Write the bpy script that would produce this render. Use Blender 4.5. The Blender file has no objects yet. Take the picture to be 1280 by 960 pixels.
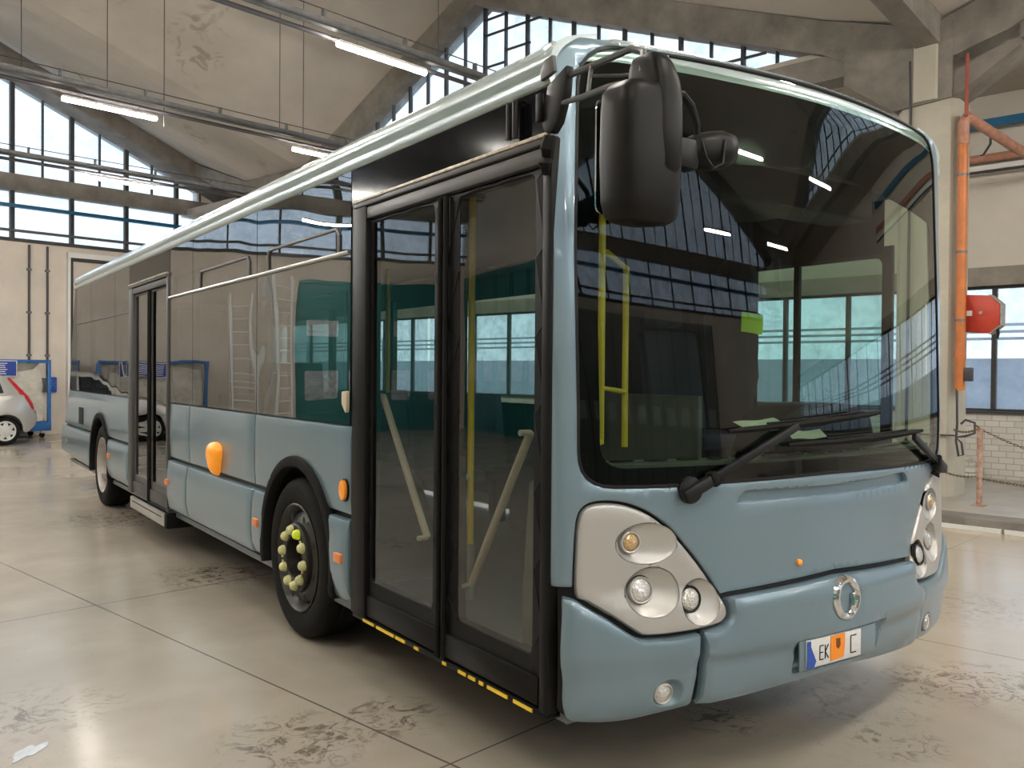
import bpy, bmesh, math, random
from math import sin, cos, pi, radians as R
from mathutils import Vector, Matrix
from mathutils.geometry import delaunay_2d_cdt
random.seed(7)
SC = bpy.context.scene
COL = SC.collection
ANG = pi/2 - 1.3575                      # the hall stands turned by this angle to the bus

# ------------------------------------------------------------------ materials
MATS = {}
def mat(name, col, rough=.5, metal=0., noise=0., nscale=8., bump=0., bscale=40., coat=0., spec=.5, emit=None, estr=0., col2=None, rvar=0., detail=6.):
    if name in MATS: return MATS[name]
    m = bpy.data.materials.new(name); m.use_nodes = True
    nt = m.node_tree; N = nt.nodes; L = nt.links
    b = N['Principled BSDF']
    b.inputs['Base Color'].default_value = (*col, 1)
    b.inputs['Roughness'].default_value = rough
    b.inputs['Metallic'].default_value = metal
    b.inputs['Coat Weight'].default_value = coat
    b.inputs['Coat Roughness'].default_value = .04
    b.inputs['Specular IOR Level'].default_value = spec
    tc = N.new('ShaderNodeTexCoord')
    if noise > 0 or col2 or rvar:
        nz = N.new('ShaderNodeTexNoise'); nz.inputs['Scale'].default_value = nscale; nz.inputs['Detail'].default_value = detail
        nz.inputs['Roughness'].default_value = .6
        L.new(tc.outputs['Object'], nz.inputs['Vector'])
        if noise > 0 or col2:
            rp = N.new('ShaderNodeValToRGB'); rp.color_ramp.elements[0].position = .32; rp.color_ramp.elements[1].position = .68
            c2 = col2 if col2 else tuple(c*(1-noise) for c in col)
            rp.color_ramp.elements[0].color = (*c2, 1); rp.color_ramp.elements[1].color = (*col, 1)
            L.new(nz.outputs['Fac'], rp.inputs['Fac']); L.new(rp.outputs['Color'], b.inputs['Base Color'])
        if rvar:
            mr = N.new('ShaderNodeMapRange'); mr.inputs['To Min'].default_value = max(.02, rough-rvar); mr.inputs['To Max'].default_value = min(1, rough+rvar)
            mr.inputs['From Min'].default_value = .3; mr.inputs['From Max'].default_value = .7
            L.new(nz.outputs['Fac'], mr.inputs['Value']); L.new(mr.outputs['Result'], b.inputs['Roughness'])
    if bump > 0:
        nb = N.new('ShaderNodeTexNoise'); nb.inputs['Scale'].default_value = bscale; nb.inputs['Detail'].default_value = 4
        bp = N.new('ShaderNodeBump'); bp.inputs['Strength'].default_value = bump; bp.inputs['Distance'].default_value = .02
        L.new(tc.outputs['Object'], nb.inputs['Vector']); L.new(nb.outputs['Fac'], bp.inputs['Height']); L.new(bp.outputs['Normal'], b.inputs['Normal'])
    if emit:
        b.inputs['Emission Color'].default_value = (*emit, 1); b.inputs['Emission Strength'].default_value = estr
    MATS[name] = m
    return m

def glass(name, tint, ior=1.6, wave=0., wscale=1.5, rough=0.0, dirt=0.):
    m = bpy.data.materials.new(name); m.use_nodes = True
    nt = m.node_tree; N = nt.nodes; L = nt.links; N.clear()
    out = N.new('ShaderNodeOutputMaterial'); mx = N.new('ShaderNodeMixShader')
    tr = N.new('ShaderNodeBsdfTransparent'); tr.inputs['Color'].default_value = (*tint, 1)
    gl = N.new('ShaderNodeBsdfGlossy'); gl.inputs['Roughness'].default_value = rough
    fr = N.new('ShaderNodeFresnel'); fr.inputs['IOR'].default_value = ior
    # the pane is a thin solid: its inner faces must reflect as weakly as its outer ones
    geo = N.new('ShaderNodeNewGeometry')
    inv = N.new('ShaderNodeMath'); inv.operation = 'SUBTRACT'; inv.inputs[0].default_value = 1
    L.new(geo.outputs['Backfacing'], inv.inputs[1])
    mu = N.new('ShaderNodeMath'); mu.operation = 'MULTIPLY'
    L.new(fr.outputs[0], mu.inputs[0]); L.new(inv.outputs[0], mu.inputs[1])
    L.new(mu.outputs[0], mx.inputs['Fac']); L.new(tr.outputs[0], mx.inputs[1]); L.new(gl.outputs[0], mx.inputs[2])
    if wave > 0:
        tc = N.new('ShaderNodeTexCoord'); nz = N.new('ShaderNodeTexNoise'); nz.inputs['Scale'].default_value = wscale; nz.inputs['Detail'].default_value = 1
        bp = N.new('ShaderNodeBump'); bp.inputs['Strength'].default_value = 1; bp.inputs['Distance'].default_value = wave
        L.new(tc.outputs['Object'], nz.inputs['Vector']); L.new(nz.outputs['Fac'], bp.inputs['Height']); L.new(bp.outputs['Normal'], gl.inputs['Normal'])
    last = mx
    if dirt > 0:
        tc = N.new('ShaderNodeTexCoord'); nz = N.new('ShaderNodeTexNoise'); nz.inputs['Scale'].default_value = 1.6; nz.inputs['Detail'].default_value = 8; nz.inputs['Roughness'].default_value = .7
        L.new(tc.outputs['Object'], nz.inputs['Vector'])
        rp = N.new('ShaderNodeMapRange'); rp.inputs['From Min'].default_value = .42; rp.inputs['From Max'].default_value = .75; rp.inputs['To Min'].default_value = dirt*.4; rp.inputs['To Max'].default_value = min(1, dirt*2)
        L.new(nz.outputs['Fac'], rp.inputs['Value'])
        df = N.new('ShaderNodeBsdfTranslucent'); df.inputs['Color'].default_value = (.6, .66, .7, 1)
        m2 = N.new('ShaderNodeMixShader'); L.new(rp.outputs['Result'], m2.inputs['Fac']); L.new(mx.outputs[0], m2.inputs[1]); L.new(df.outputs[0], m2.inputs[2]); last = m2
    L.new(last.outputs[0], out.inputs['Surface'])
    MATS[name] = m
    return m

M_paint  = mat('paint_blue', (.178, .255, .305), rough=.32, metal=.35, coat=.45, noise=.04, nscale=3)
M_rail   = mat('paint_pale', (.36, .43, .44), rough=.26, metal=.3, coat=.6)
M_roof   = mat('roof_paint', (.42, .50, .50), rough=.4, metal=.1)
M_pillar = mat('pillar_paint', (.255, .345, .355), rough=.32, metal=.2, coat=.5, noise=.12, nscale=5)
M_silver = mat('silver_plastic', (.46, .45, .43), rough=.36, metal=.45)
M_black  = mat('black_plastic', (.010, .010, .011), rough=.42, spec=.25)
M_gloss  = mat('black_gloss', (.004, .0045, .006), rough=.1, spec=.05)
M_rubber = mat('rubber', (.010, .0098, .0095), rough=.75, spec=.15, noise=.3, nscale=20, bump=.15)
M_door   = mat('door_black', (.009, .0088, .0092), rough=.45, spec=.12, noise=.25, nscale=12)
M_doorg  = mat('door_grey', (.07, .067, .068), rough=.42, spec=.3)
M_mirror = mat('mirror_shell', (.009, .0085, .0085), rough=.40, spec=.15, noise=.3, nscale=9, rvar=.05)
M_alu    = mat('aluminium', (.62, .60, .57), rough=.3, metal=.8, noise=.1)
M_worn   = mat('worn_alu', (.50, .44, .36), rough=.5, metal=.5, noise=.5, nscale=30)
M_chrome = mat('chrome', (.8, .8, .8), rough=.08, metal=1)
M_amber  = mat('amber', (.90, .30, .02), rough=.2, coat=.6, emit=(1, .3, .02), estr=.12)
M_glow   = mat('amber_lit', (.95, .36, .02), rough=.25, coat=.5, emit=(1, .28, .01), estr=.30)
M_orng   = mat('amber_dull', (.75, .20, .04), rough=.3, coat=.5)
M_yel    = mat('yellow_pole', (.80, .55, .03), rough=.35)
M_yelc   = mat('yellow_cap', (.62, .62, .30), rough=.5, noise=.25, nscale=30)
M_yelb   = mat('yellow_cap_bright', (.72, .88, .04), rough=.4)
M_hub    = mat('hub_steel', (.025, .022, .019), rough=.5, metal=.4, noise=.5, nscale=14)
M_rim    = mat('rim_steel', (.05, .047, .044), rough=.42, metal=.5, noise=.3, nscale=10)
M_rimr   = mat('rim_rear', (.50, .46, .42), rough=.5, metal=.3, noise=.25, nscale=10)
M_seatf  = mat('seat_fabric', (.03, .04, .08), rough=.9, noise=.3, nscale=40)
M_inner  = mat('interior_grey', (.12, .125, .12), rough=.6, noise=.1)
M_dash   = mat('dashboard', (.16, .155, .135), rough=.55, noise=.2)
M_floorb = mat('bus_floor', (.14, .16, .17), rough=.35, noise=.2, nscale=12)
M_paper  = mat('paper', (.78, .76, .68), rough=.8, noise=.1, nscale=30)
M_white  = mat('white', (.75, .75, .73), rough=.5)
M_lens   = mat('lamp_lens', (.62, .62, .60), rough=.12, metal=.55, bump=.6, bscale=90, coat=1)
M_lensy  = mat('lamp_lens_amber', (.60, .40, .20), rough=.14, metal=.5, bump=.5, bscale=90, coat=1)
M_blue   = mat('blue_steel', (.02, .13, .38), rough=.42, noise=.2, nscale=6)
M_bluesg = mat('blue_sign', (.03, .06, .30), rough=.3)
M_plate  = mat('plate_white', (.72, .72, .72), rough=.3, noise=.15, nscale=60)
M_tape   = mat('orange_tape', (.90, .28, .02), rough=.45)
M_bluep  = mat('plate_blue', (.02, .08, .40), rough=.3)
M_bag    = mat('bag_white', (.60, .57, .50), rough=.75, noise=.3, nscale=7, bump=.7, bscale=6)
M_car    = mat('car_silver', (.52, .51, .49), rough=.3, metal=.5, coat=.7)
M_cargl  = mat('car_glass', (.02, .025, .03), rough=.05, coat=.8)
M_red    = mat('tail_red', (.45, .01, .02), rough=.15, coat=.8)
M_reelr  = mat('red_box', (.55, .055, .03), rough=.42, noise=.25, nscale=9)
M_pipe   = mat('orange_pipe', (.62, .19, .045), rough=.45, noise=.3, nscale=6)
M_pipej  = mat('pink_pipe', (.50, .24, .16), rough=.55, noise=.35, nscale=12)
M_redp   = mat('red_pipe', (.30, .07, .05), rough=.5)
M_ductb  = mat('duct_blue', (.02, .14, .28), rough=.45)
M_cond   = mat('conduit_dark', (.05, .045, .05), rough=.5)
M_tray   = mat('cable_tray', (.20, .20, .20), rough=.5, metal=.6, noise=.3)
M_mull   = mat('mullion', (.045, .042, .04), rough=.6)
M_wall   = mat('wall_cream', (.68, .61, .53), rough=.85, noise=.16, nscale=1.2, bump=.25, bscale=3)
M_wallw  = mat('wall_wing', (.66, .605, .53), rough=.85, noise=.10, nscale=1.4, bump=.2, bscale=3)
M_conc   = mat('concrete', (.36, .325, .275), rough=.85, noise=.35, nscale=2.6, bump=.5, bscale=14, detail=10)
M_beam   = mat('concrete_dark', (.26, .235, .205), rough=.9, noise=.45, nscale=2.2, bump=.6, bscale=16, detail=10)
M_column = mat('column_paint', (.50, .47, .39), rough=.8, noise=.16, nscale=1.6, bump=.4, bscale=12, detail=9)
M_teal   = mat('teal_door', (.02, .17, .16), rough=.4, noise=.15, nscale=3)
M_jacket = mat('jacket_dark', (.012, .014, .02), rough=.95, noise=.3)
M_hivis  = mat('hivis', (.55, .85, .03), rough=.7)
M_rust   = mat('rusty_white', (.55, .42, .34), rough=.7, col2=(.28, .10, .05), nscale=14)
M_chain  = mat('chain_rust', (.22, .15, .10), rough=.7, metal=.3, noise=.5, nscale=60)
M_mirglass = mat('mirror_glass', (.6, .65, .7), rough=.03, metal=1)
M_dark   = mat('void_black', (.006, .006, .006), rough=.9)
M_ladder = mat('ladder_alu', (.80, .80, .78), rough=.4, metal=.3)
M_patch   = mat('patch_pale', (.48, .52, .58), rough=.25, bump=.4, bscale=20)
M_tube   = mat('tube_light', (1, 1, 1), emit=(1, .945, .86), estr=290)
G_side   = glass('glass_side', (.42, .47, .44), ior=3.4, wave=.006, wscale=1.1)
G_band   = glass('glass_band', (.02, .02, .025), ior=2.0, wave=.004, wscale=1.1)
G_door   = glass('glass_door', (.78, .80, .77), ior=1.95, wave=.0016, wscale=1.4)
G_front  = glass('glass_front', (.68, .76, .70), ior=1.62, wave=.0008, wscale=.9)
G_far    = glass('glass_far', (.80, .90, .88), ior=1.5)
G_pane   = glass('window_pane', (.90, .94, .97), ior=1.3, dirt=.22)

def ceiling_mat():
    m = mat('ceiling_shell', (.47, .425, .375), rough=.92, noise=.16, nscale=.9, bump=.3, bscale=5)
    nt = m.node_tree; N = nt.nodes; L = nt.links; b = N['Principled BSDF']
    src = b.inputs['Base Color'].links[0].from_socket
    tc = N.new('ShaderNodeTexCoord')
    n1 = N.new('ShaderNodeTexNoise'); n1.inputs['Scale'].default_value = .55; n1.inputs['Detail'].default_value = 3
    n2 = N.new('ShaderNodeTexNoise'); n2.inputs['Scale'].default_value = 2.4; n2.inputs['Detail'].default_value = 8; n2.inputs['Distortion'].default_value = 1.5
    L.new(tc.outputs['Object'], n1.inputs['Vector']); L.new(tc.outputs['Object'], n2.inputs['Vector'])
    a = N.new('ShaderNodeMapRange'); a.inputs['From Min'].default_value = .60; a.inputs['From Max'].default_value = .66
    c = N.new('ShaderNodeMapRange'); c.inputs['From Min'].default_value = .52; c.inputs['From Max'].default_value = .60
    L.new(n1.outputs['Fac'], a.inputs['Value']); L.new(n2.outputs['Fac'], c.inputs['Value'])
    mu = N.new('ShaderNodeMath'); mu.operation = 'MULTIPLY'; L.new(a.outputs[0], mu.inputs[0]); L.new(c.outputs[0], mu.inputs[1])
    mu2 = N.new('ShaderNodeMath'); mu2.operation = 'MULTIPLY'; mu2.inputs[1].default_value = .7; L.new(mu.outputs[0], mu2.inputs[0])
    mx = N.new('ShaderNodeMixRGB'); mx.inputs['Color2'].default_value = (.25, .20, .15, 1)
    L.new(mu2.outputs[0], mx.inputs['Fac']); L.new(src, mx.inputs['Color1']); L.new(mx.outputs[0], b.inputs['Base Color'])
    return m
M_ceil = ceiling_mat()

def floor_mat():
    m = bpy.data.materials.new('polished_concrete'); m.use_nodes = True
    nt = m.node_tree; N = nt.nodes; L = nt.links; b = N['Principled BSDF']
    tc = N.new('ShaderNodeTexCoord'); sp = N.new('ShaderNodeSeparateXYZ'); L.new(tc.outputs['Object'], sp.inputs[0])
    def noise(s, d, dist=0., rough=.6):
        n = N.new('ShaderNodeTexNoise'); n.inputs['Scale'].default_value = s; n.inputs['Detail'].default_value = d; n.inputs['Distortion'].default_value = dist; n.inputs['Roughness'].default_value = rough
        L.new(tc.outputs['Object'], n.inputs['Vector']); return n.outputs['Fac']
    def math_(op, a, c=None, v=None):
        n = N.new('ShaderNodeMath'); n.operation = op
        if hasattr(a, 'links'): L.new(a, n.inputs[0])
        else: n.inputs[0].default_value = a
        if c is not None:
            if hasattr(c, 'links'): L.new(c, n.inputs[1])
            else: n.inputs[1].default_value = c
        return n.outputs[0]
    def rng(x, a, c, lo=0., hi=1.):
        n = N.new('ShaderNodeMapRange'); n.inputs['From Min'].default_value = a; n.inputs['From Max'].default_value = c
        n.inputs['To Min'].default_value = lo; n.inputs['To Max'].default_value = hi
        L.new(x, n.inputs['Value']); return n.outputs[0]
    def mix(f, c1, c2):
        n = N.new('ShaderNodeMixRGB')
        L.new(f, n.inputs['Fac'])
        for i, c in ((1, c1), (2, c2)):
            if hasattr(c, 'links'): L.new(c, n.inputs[i])
            else: n.inputs[i].default_value = (*c, 1)
        return n.outputs[0]
    base = mix(rng(noise(.5, 4), .35, .65), (.31, .275, .225), (.42, .38, .32))
    base = mix(rng(noise(1.9, 5, .5), .38, .72, 0, .4), base, (.27, .235, .185))
    # scuffs and oil marks, gathered in a few places
    spots = [(2.62, -.42, .42, 1.), (2.45, -.25, .38, 1.), (1.25, .32, .22, 1.), (1.9, .0, .45, .8), (-.22, 1.48, .40, 1.), (1.05, 4.55, .55, .9), (-.7, 5.3, .45, .7), (.22, 1.42, .3, 1.), (1.55, -.35, .25, .9), (1.7, 7.6, 1.0, .7), (4.2, .2, .8, .5), (-.9, 2.6, .5, .5), (5.5, -1.0, .8, .6)]
    fac = None
    for (x, y, r, s) in spots:
        dx = math_('SUBTRACT', sp.outputs['X'], x); dy = math_('SUBTRACT', sp.outputs['Y'], y)
        d = math_('SQRT', math_('ADD', math_('MULTIPLY', dx, dx), math_('MULTIPLY', dy, dy)))
        k = rng(d, 0, r, s, 0)
        fac = k if fac is None else math_('MAXIMUM', fac, k)
    marks = rng(noise(9, 10, 1.6, .75), .50, .58)
    f2 = math_('MULTIPLY', marks, fac)
    f3 = rng(f2, .02, .55, 0, .9)
    base = mix(f3, base, (.12, .095, .07))
    fine = rng(noise(28, 6, 1.), .60, .72, 0, .5)
    base = mix(math_('MULTIPLY', fine, rng(noise(1.1, 3), .45, .62)), base, (.16, .13, .10))
    # saw-cut joints of the slab
    def joint(axis, off, per, w):
        t = math_('DIVIDE', math_('SUBTRACT', sp.outputs[axis], off), per)
        fr = math_('ABSOLUTE', math_('SUBTRACT', math_('FRACT', math_('ADD', t, .5)), .5))
        return math_('LESS_THAN', fr, w/per)
    jf = math_('MAXIMUM', joint('X', .08, 3.08, .006), joint('Y', .86, 3.43, .005))
    base = mix(math_('MULTIPLY', jf, .75), base, (.05, .042, .035))
    tan = rng(sp.outputs['X'], 1.5, 6.5, 0, .55)
    base = mix(tan, base, (.50, .40, .28))
    L.new(base, b.inputs['Base Color'])
    rr = rng(noise(.8, 2, .3), .3, .7, .15, .25)
    L.new(math_('ADD', rr, math_('MULTIPLY', f2, .08)), b.inputs['Roughness'])
    b.inputs['Specular IOR Level'].default_value = .65
    bp = N.new('ShaderNodeBump'); bp.inputs['Strength'].default_value = .12; bp.inputs['Distance'].default_value = .01
    L.new(noise(2.2, 3), bp.inputs['Height']); L.new(bp.outputs['Normal'], b.inputs['Normal'])
    return m
M_floor = floor_mat()

def brick_mat():
    m = bpy.data.materials.new('white_brick'); m.use_nodes = True
    nt = m.node_tree; N = nt.nodes; L = nt.links; b = N['Principled BSDF']
    tc = N.new('ShaderNodeTexCoord'); sp = N.new('ShaderNodeSeparateXYZ'); L.new(tc.outputs['Object'], sp.inputs[0])
    cb = N.new('ShaderNodeCombineXYZ'); L.new(sp.outputs['Y'], cb.inputs[0]); L.new(sp.outputs['Z'], cb.inputs[1])
    br = N.new('ShaderNodeTexBrick'); L.new(cb.outputs[0], br.inputs['Vector'])
    br.inputs['Color1'].default_value = (.66, .63, .58, 1); br.inputs['Color2'].default_value = (.58, .55, .50, 1); br.inputs['Mortar'].default_value = (.40, .37, .33, 1)
    br.inputs['Scale'].default_value = 1; br.inputs['Mortar Size'].default_value = .006; br.inputs['Brick Width'].default_value = .19; br.inputs['Row Height'].default_value = .085
    L.new(br.outputs['Color'], b.inputs['Base Color']); b.inputs['Roughness'].default_value = .75
    return m
M_brick = brick_mat()

# ------------------------------------------------------------------ mesh helpers
def smooth(me, angle=35):
    for p in me.polygons: p.use_smooth = True
    try: me.set_sharp_from_angle(angle=R(angle))
    except Exception: pass
def mk(name, verts, faces, m, parent=None, sm=True, angle=35):
    me = bpy.data.meshes.new(name); me.from_pydata([tuple(v) for v in verts], [], faces); me.update()
    bm = bmesh.new(); bm.from_mesh(me); bmesh.ops.recalc_face_normals(bm, faces=bm.faces); bm.to_mesh(me); bm.free()
    if sm: smooth(me, angle)
    return link(name, me, m, parent)
def link(name, me, m, parent=None):
    o = bpy.data.objects.new(name, me); COL.objects.link(o)
    if m: me.materials.append(m)
    if parent is not None:
        o.parent = parent
        off = parent.get('_off')
        if off is not None: o.location = off
    return o
def tag(o, label=None, cat=None, group=None, kind=None):
    if label: o['label'] = label
    if cat: o['category'] = cat
    if group: o['group'] = group
    if kind: o['kind'] = kind
    return o
def thing(name, label, cat, loc, rz=0., group=None):
    o = bpy.data.objects.new(name, None); COL.objects.link(o); o.empty_display_size = .1
    o.location = loc; o.rotation_euler = (0, 0, rz)
    return tag(o, label, cat, group)
def Wb(a, b, z=0.): return Vector((a*cos(ANG)-b*sin(ANG), a*sin(ANG)+b*cos(ANG), z))
def hall(name, label, cat, a, b, z=0., group=None):     # a thing standing in the hall; local axes follow the hall's walls
    return thing(name, label, cat, Wb(a, b, z), ANG, group)
def struct(o):
    o['kind'] = 'structure'
    if o.parent is None: o.rotation_euler = (0, 0, ANG)
    return o

class MB:
    def __init__(s): s.v = []; s.f = []; s.chunks = []
    def add(s, v, f):
        n = len(s.v); g = len(s.f); s.v += [Vector(p) for p in v]; s.f += [[i+n for i in q] for q in f]; s.chunks.append((n, len(s.v), g, len(s.f))); return s
    def box(s, x0, x1, y0, y1, z0, z1):
        v = [(x, y, z) for x in (x0, x1) for y in (y0, y1) for z in (z0, z1)]
        return s.add(v, [(0, 1, 3, 2), (4, 6, 7, 5), (0, 4, 5, 1), (2, 3, 7, 6), (0, 2, 6, 4), (1, 5, 7, 3)])
    def beam(s, p, q, w, h, up=(0, 0, 1)):
        p = Vector(p); q = Vector(q); d = (q-p).normalized(); up = Vector(up)
        sd = d.cross(up).normalized(); u = sd.cross(d).normalized()
        v = [e + sd*a*w/2 + u*b*h/2 for e in (p, q) for a in (-1, 1) for b in (-1, 1)]
        return s.add(v, [(0, 1, 3, 2), (4, 6, 7, 5), (0, 4, 5, 1), (2, 3, 7, 6), (0, 2, 6, 4), (1, 5, 7, 3)])
    def tube(s, pts, r, n=10, closed=False, cap=True):
        pts = [Vector(p) for p in pts]; N = len(pts); rings = []
        if not hasattr(r, '__len__'): r = [r]*N
        ref = None
        for i, p in enumerate(pts):
            if closed: d = pts[(i+1) % N]-pts[i-1]
            else: d = (pts[min(i+1, N-1)]-pts[max(i-1, 0)])
            d.normalize()
            if ref is None:
                ref = Vector((0, 0, 1)) if abs(d.z) < .9 else Vector((1, 0, 0))
            a = d.cross(ref).normalized(); c = a.cross(d).normalized(); ref = c
            rings.append([p + (a*cos(2*pi*k/n)+c*sin(2*pi*k/n))*r[i] for k in range(n)])
        v = [q for g in rings for q in g]; f = []
        M = N if closed else N-1
        for i in range(M):
            j = (i+1) % N
            for k in range(n): f.append((i*n+k, i*n+(k+1) % n, j*n+(k+1) % n, j*n+k))
        if cap and not closed: f.append(tuple(range(n))[::-1]); f.append(tuple((N-1)*n+k for k in range(n)))
        return s.add(v, f)
    def lathe(s, prof, c, axis='x', n=32, close=False):     # prof: (radius, along)
        c = Vector(c); v = []; f = []
        for (r, t) in prof:
            for k in range(n):
                a = 2*pi*k/n
                if axis == 'x': v.append(c+Vector((t, r*cos(a), r*sin(a))))
                elif axis == 'y': v.append(c+Vector((r*cos(a), t, r*sin(a))))
                else: v.append(c+Vector((r*cos(a), r*sin(a), t)))
        m = len(prof)
        for i in range(m-1 if not close else m):
            j = (i+1) % m
            for k in range(n): f.append((i*n+k, i*n+(k+1) % n, j*n+(k+1) % n, j*n+k))
        return s.add(v, f)
    def prism(s, poly, fn, t0, t1):       # poly 2D, fn(u,v,t)->point
        n = len(poly); v = [fn(a, b, t0) for a, b in poly]+[fn(a, b, t1) for a, b in poly]
        f = [tuple(range(n)), tuple(range(2*n-1, n-1, -1))]+[(i, (i+1) % n, n+(i+1) % n, n+i) for i in range(n)]
        return s.add(v, f)
    def build(s, name, m, parent=None, bevel=0., seg=2, sm=True, angle=35, split=False):
        if split and len(s.chunks) > 1:
            out = None
            for (v0, v1, f0, f1) in s.chunks:
                q = MB(); q.v = s.v[v0:v1]; q.f = [[i-v0 for i in f] for f in s.f[f0:f1]]; out = q.build(name, m, parent, bevel, seg, sm, angle)
            return out
        me = bpy.data.meshes.new(name); me.from_pydata([tuple(v) for v in s.v], [], s.f); me.update()
        bm = bmesh.new(); bm.from_mesh(me); bmesh.ops.recalc_face_normals(bm, faces=bm.faces)
        if bevel > 0:
            es = [e for e in bm.edges if len(e.link_faces) == 2 and e.calc_face_angle(0) > R(30)]
            bmesh.ops.bevel(bm, geom=es, offset=bevel, segments=seg, affect='EDGES', profile=.5, clamp_overlap=True)
        bm.to_mesh(me); bm.free()
        if sm: smooth(me, angle)
        return link(name, me, m, parent)

def rounded(poly, r, n=5):
    out = []; N = len(poly)
    for i in range(N):
        p = Vector(poly[i][:2]); rr = poly[i][2] if len(poly[i]) > 2 else r
        a = Vector(poly[i-1][:2])-p; b = Vector(poly[(i+1) % N][:2])-p
        la, lb = a.length, b.length
        if rr <= 0 or la < 1e-6 or lb < 1e-6: out.append((p.x, p.y)); continue
        a.normalize(); b.normalize(); d = min(rr, la*.48, lb*.48)
        p0 = p+a*d; p1 = p+b*d
        for k in range(n+1):
            t = k/n; q = p0*(1-t)**2+p*2*t*(1-t)+p1*t*t; out.append((q.x, q.y))
    return out
def rect(a0, a1, b0, b1, r=0., n=5):
    pl = [(a0, b0), (a1, b0), (a1, b1), (a0, b1)]
    return rounded(pl, r, n) if r > 0 else pl
def ellipse(cx, cy, rx, ry, n=28): return [(cx+rx*cos(2*pi*k/n), cy+ry*sin(2*pi*k/n)) for k in range(n)]
def spline(pts, n=4):
    out = []; N = len(pts); P = [Vector(p[:2]) for p in pts]
    for i in range(N):
        a, b, c, d = P[i-1], P[i], P[(i+1) % N], P[(i+2) % N]
        for k in range(n):
            t = k/n
            q = .5*((2*b)+(-a+c)*t+(2*a-5*b+4*c-d)*t*t+(-a+3*b-3*c+d)*t**3); out.append((q.x, q.y))
    return out
def inpoly(x, y, pl):
    c = False; j = len(pl)-1
    for i in range(len(pl)):
        xi, yi = pl[i]; xj, yj = pl[j]
        if (yi > y) != (yj > y) and x < (xj-xi)*(y-yi)/(yj-yi)+xi: c = not c
        j = i
    return c
def dist(x, y, pl):
    best = 1e9; n = len(pl)
    for i in range(n):
        ax, ay = pl[i]; bx, by = pl[(i+1) % n]; dx, dy = bx-ax, by-ay
        L2 = dx*dx+dy*dy
        t = 0 if L2 == 0 else max(0, min(1, ((x-ax)*dx+(y-ay)*dy)/L2))
        d = (x-ax-t*dx)**2+(y-ay-t*dy)**2
        if d < best: best = d
    return math.sqrt(best)
def resample(pl, g):
    out = []; n = len(pl)
    for i in range(n):
        a = Vector(pl[i]); b = Vector(pl[(i+1) % n]); k = max(1, int(math.ceil((b-a).length/g)))
        if (b-a).length < 1e-5: continue
        for j in range(k):
            q = a.lerp(b, j/k); out.append((q.x, q.y))
    return out
def patch(name, outline, fn, m, parent=None, holes=(), g=.08, off=0., edge=.012, drop=.012, thick=.02, extra=None, dent=None, pts_extra=(), angle=40, skip=None, hedge=None):
    """a curved panel: outline (u,v) laid on surface fn(u,v)->(point, normal), raised by off with a rounded edge, and given a thickness"""
    loops = [resample(outline, g)]+[resample(h, g) for h in holes]
    allp = [p for l in loops for p in l]
    xs = [p[0] for p in outline]; ys = [p[1] for p in outline]
    pts = list(allp); edges = []; base = 0
    for l in loops:
        for i in range(len(l)): edges.append((base+i, base+(i+1) % len(l)))
        base += len(l)
    def inside(x, y): return inpoly(x, y, loops[0]) and not any(inpoly(x, y, l) for l in loops[1:])
    hs_ = edge/hedge if hedge and edge > 0 else 1.
    def dmin(x, y): return min([dist(x, y, loops[0])]+[dist(x, y, l)*hs_ for l in loops[1:]])
    if edge > 0:
        for l in loops:
            n = len(l)
            for i in range(n):
                a = Vector(l[i-1]); b = Vector(l[(i+1) % n]); t = (b-a)
                if t.length < 1e-7: continue
                t.normalize(); nn = Vector((-t.y, t.x))
                for sgn in (1, -1):
                    for e in (edge*.35, edge):
                        q = Vector(l[i])+nn*sgn*e/(hs_ if l is not loops[0] else 1)
                        if inside(q.x, q.y) and dmin(q.x, q.y) > e*.93: pts.append((q.x, q.y))
    nx = int((max(xs)-min(xs))/g)+1; ny = int((max(ys)-min(ys))/g)+1
    for i in range(nx+1):
        for j in range(ny+1):
            x = min(xs)+i*g; y = min(ys)+j*g
            if inside(x, y) and dmin(x, y) > max(edge*1.3, g*.3) and not (skip and skip(x, y)): pts.append((x, y))
    for (x, y) in pts_extra:
        if inside(x, y) and dmin(x, y) > edge: pts.append((x, y))
    res = delaunay_2d_cdt([Vector(p) for p in pts], edges, [], 0, 1e-6)
    V2, _, F = res[0], res[1], res[2]
    faces = []
    for f in F:
        cx = sum(V2[i].x for i in f)/len(f); cy = sum(V2[i].y for i in f)/len(f)
        if inside(cx, cy): faces.append(list(f))
    used = sorted({i for f in faces for i in f}); mp = {o: n for n, o in enumerate(used)}
    V = []; NN = []
    for i in used:
        x, y = V2[i].x, V2[i].y; p, nrm = fn(x, y); p = Vector(p); nrm = Vector(nrm)
        h = off
        if edge > 0:
            d = min(1, dmin(x, y)/edge); h = off-drop*(1-math.sqrt(max(0, 1-(1-d)**2)))
        if dent: h += dent(x, y)
        V.append(p+nrm*h); NN.append(nrm)
    faces = [[mp[i] for i in f] for f in faces]
    cnt = {}
    for f in faces:
        for k in range(len(f)):
            e = (f[k], f[(k+1) % len(f)]); cnt[tuple(sorted(e))] = cnt.get(tuple(sorted(e)), 0)+1
    n0 = len(V)
    V2b = [V[i]-NN[i]*thick for i in range(n0)]
    allf = [f for f in faces]+[[i+n0 for i in f][::-1] for f in faces]
    for f in faces:
        for k in range(len(f)):
            a, b = f[k], f[(k+1) % len(f)]
            if cnt[tuple(sorted((a, b)))] == 1: allf.append([b, a, a+n0, b+n0])
    return mk(name, V+V2b, allf, m, parent, angle=angle)

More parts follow.
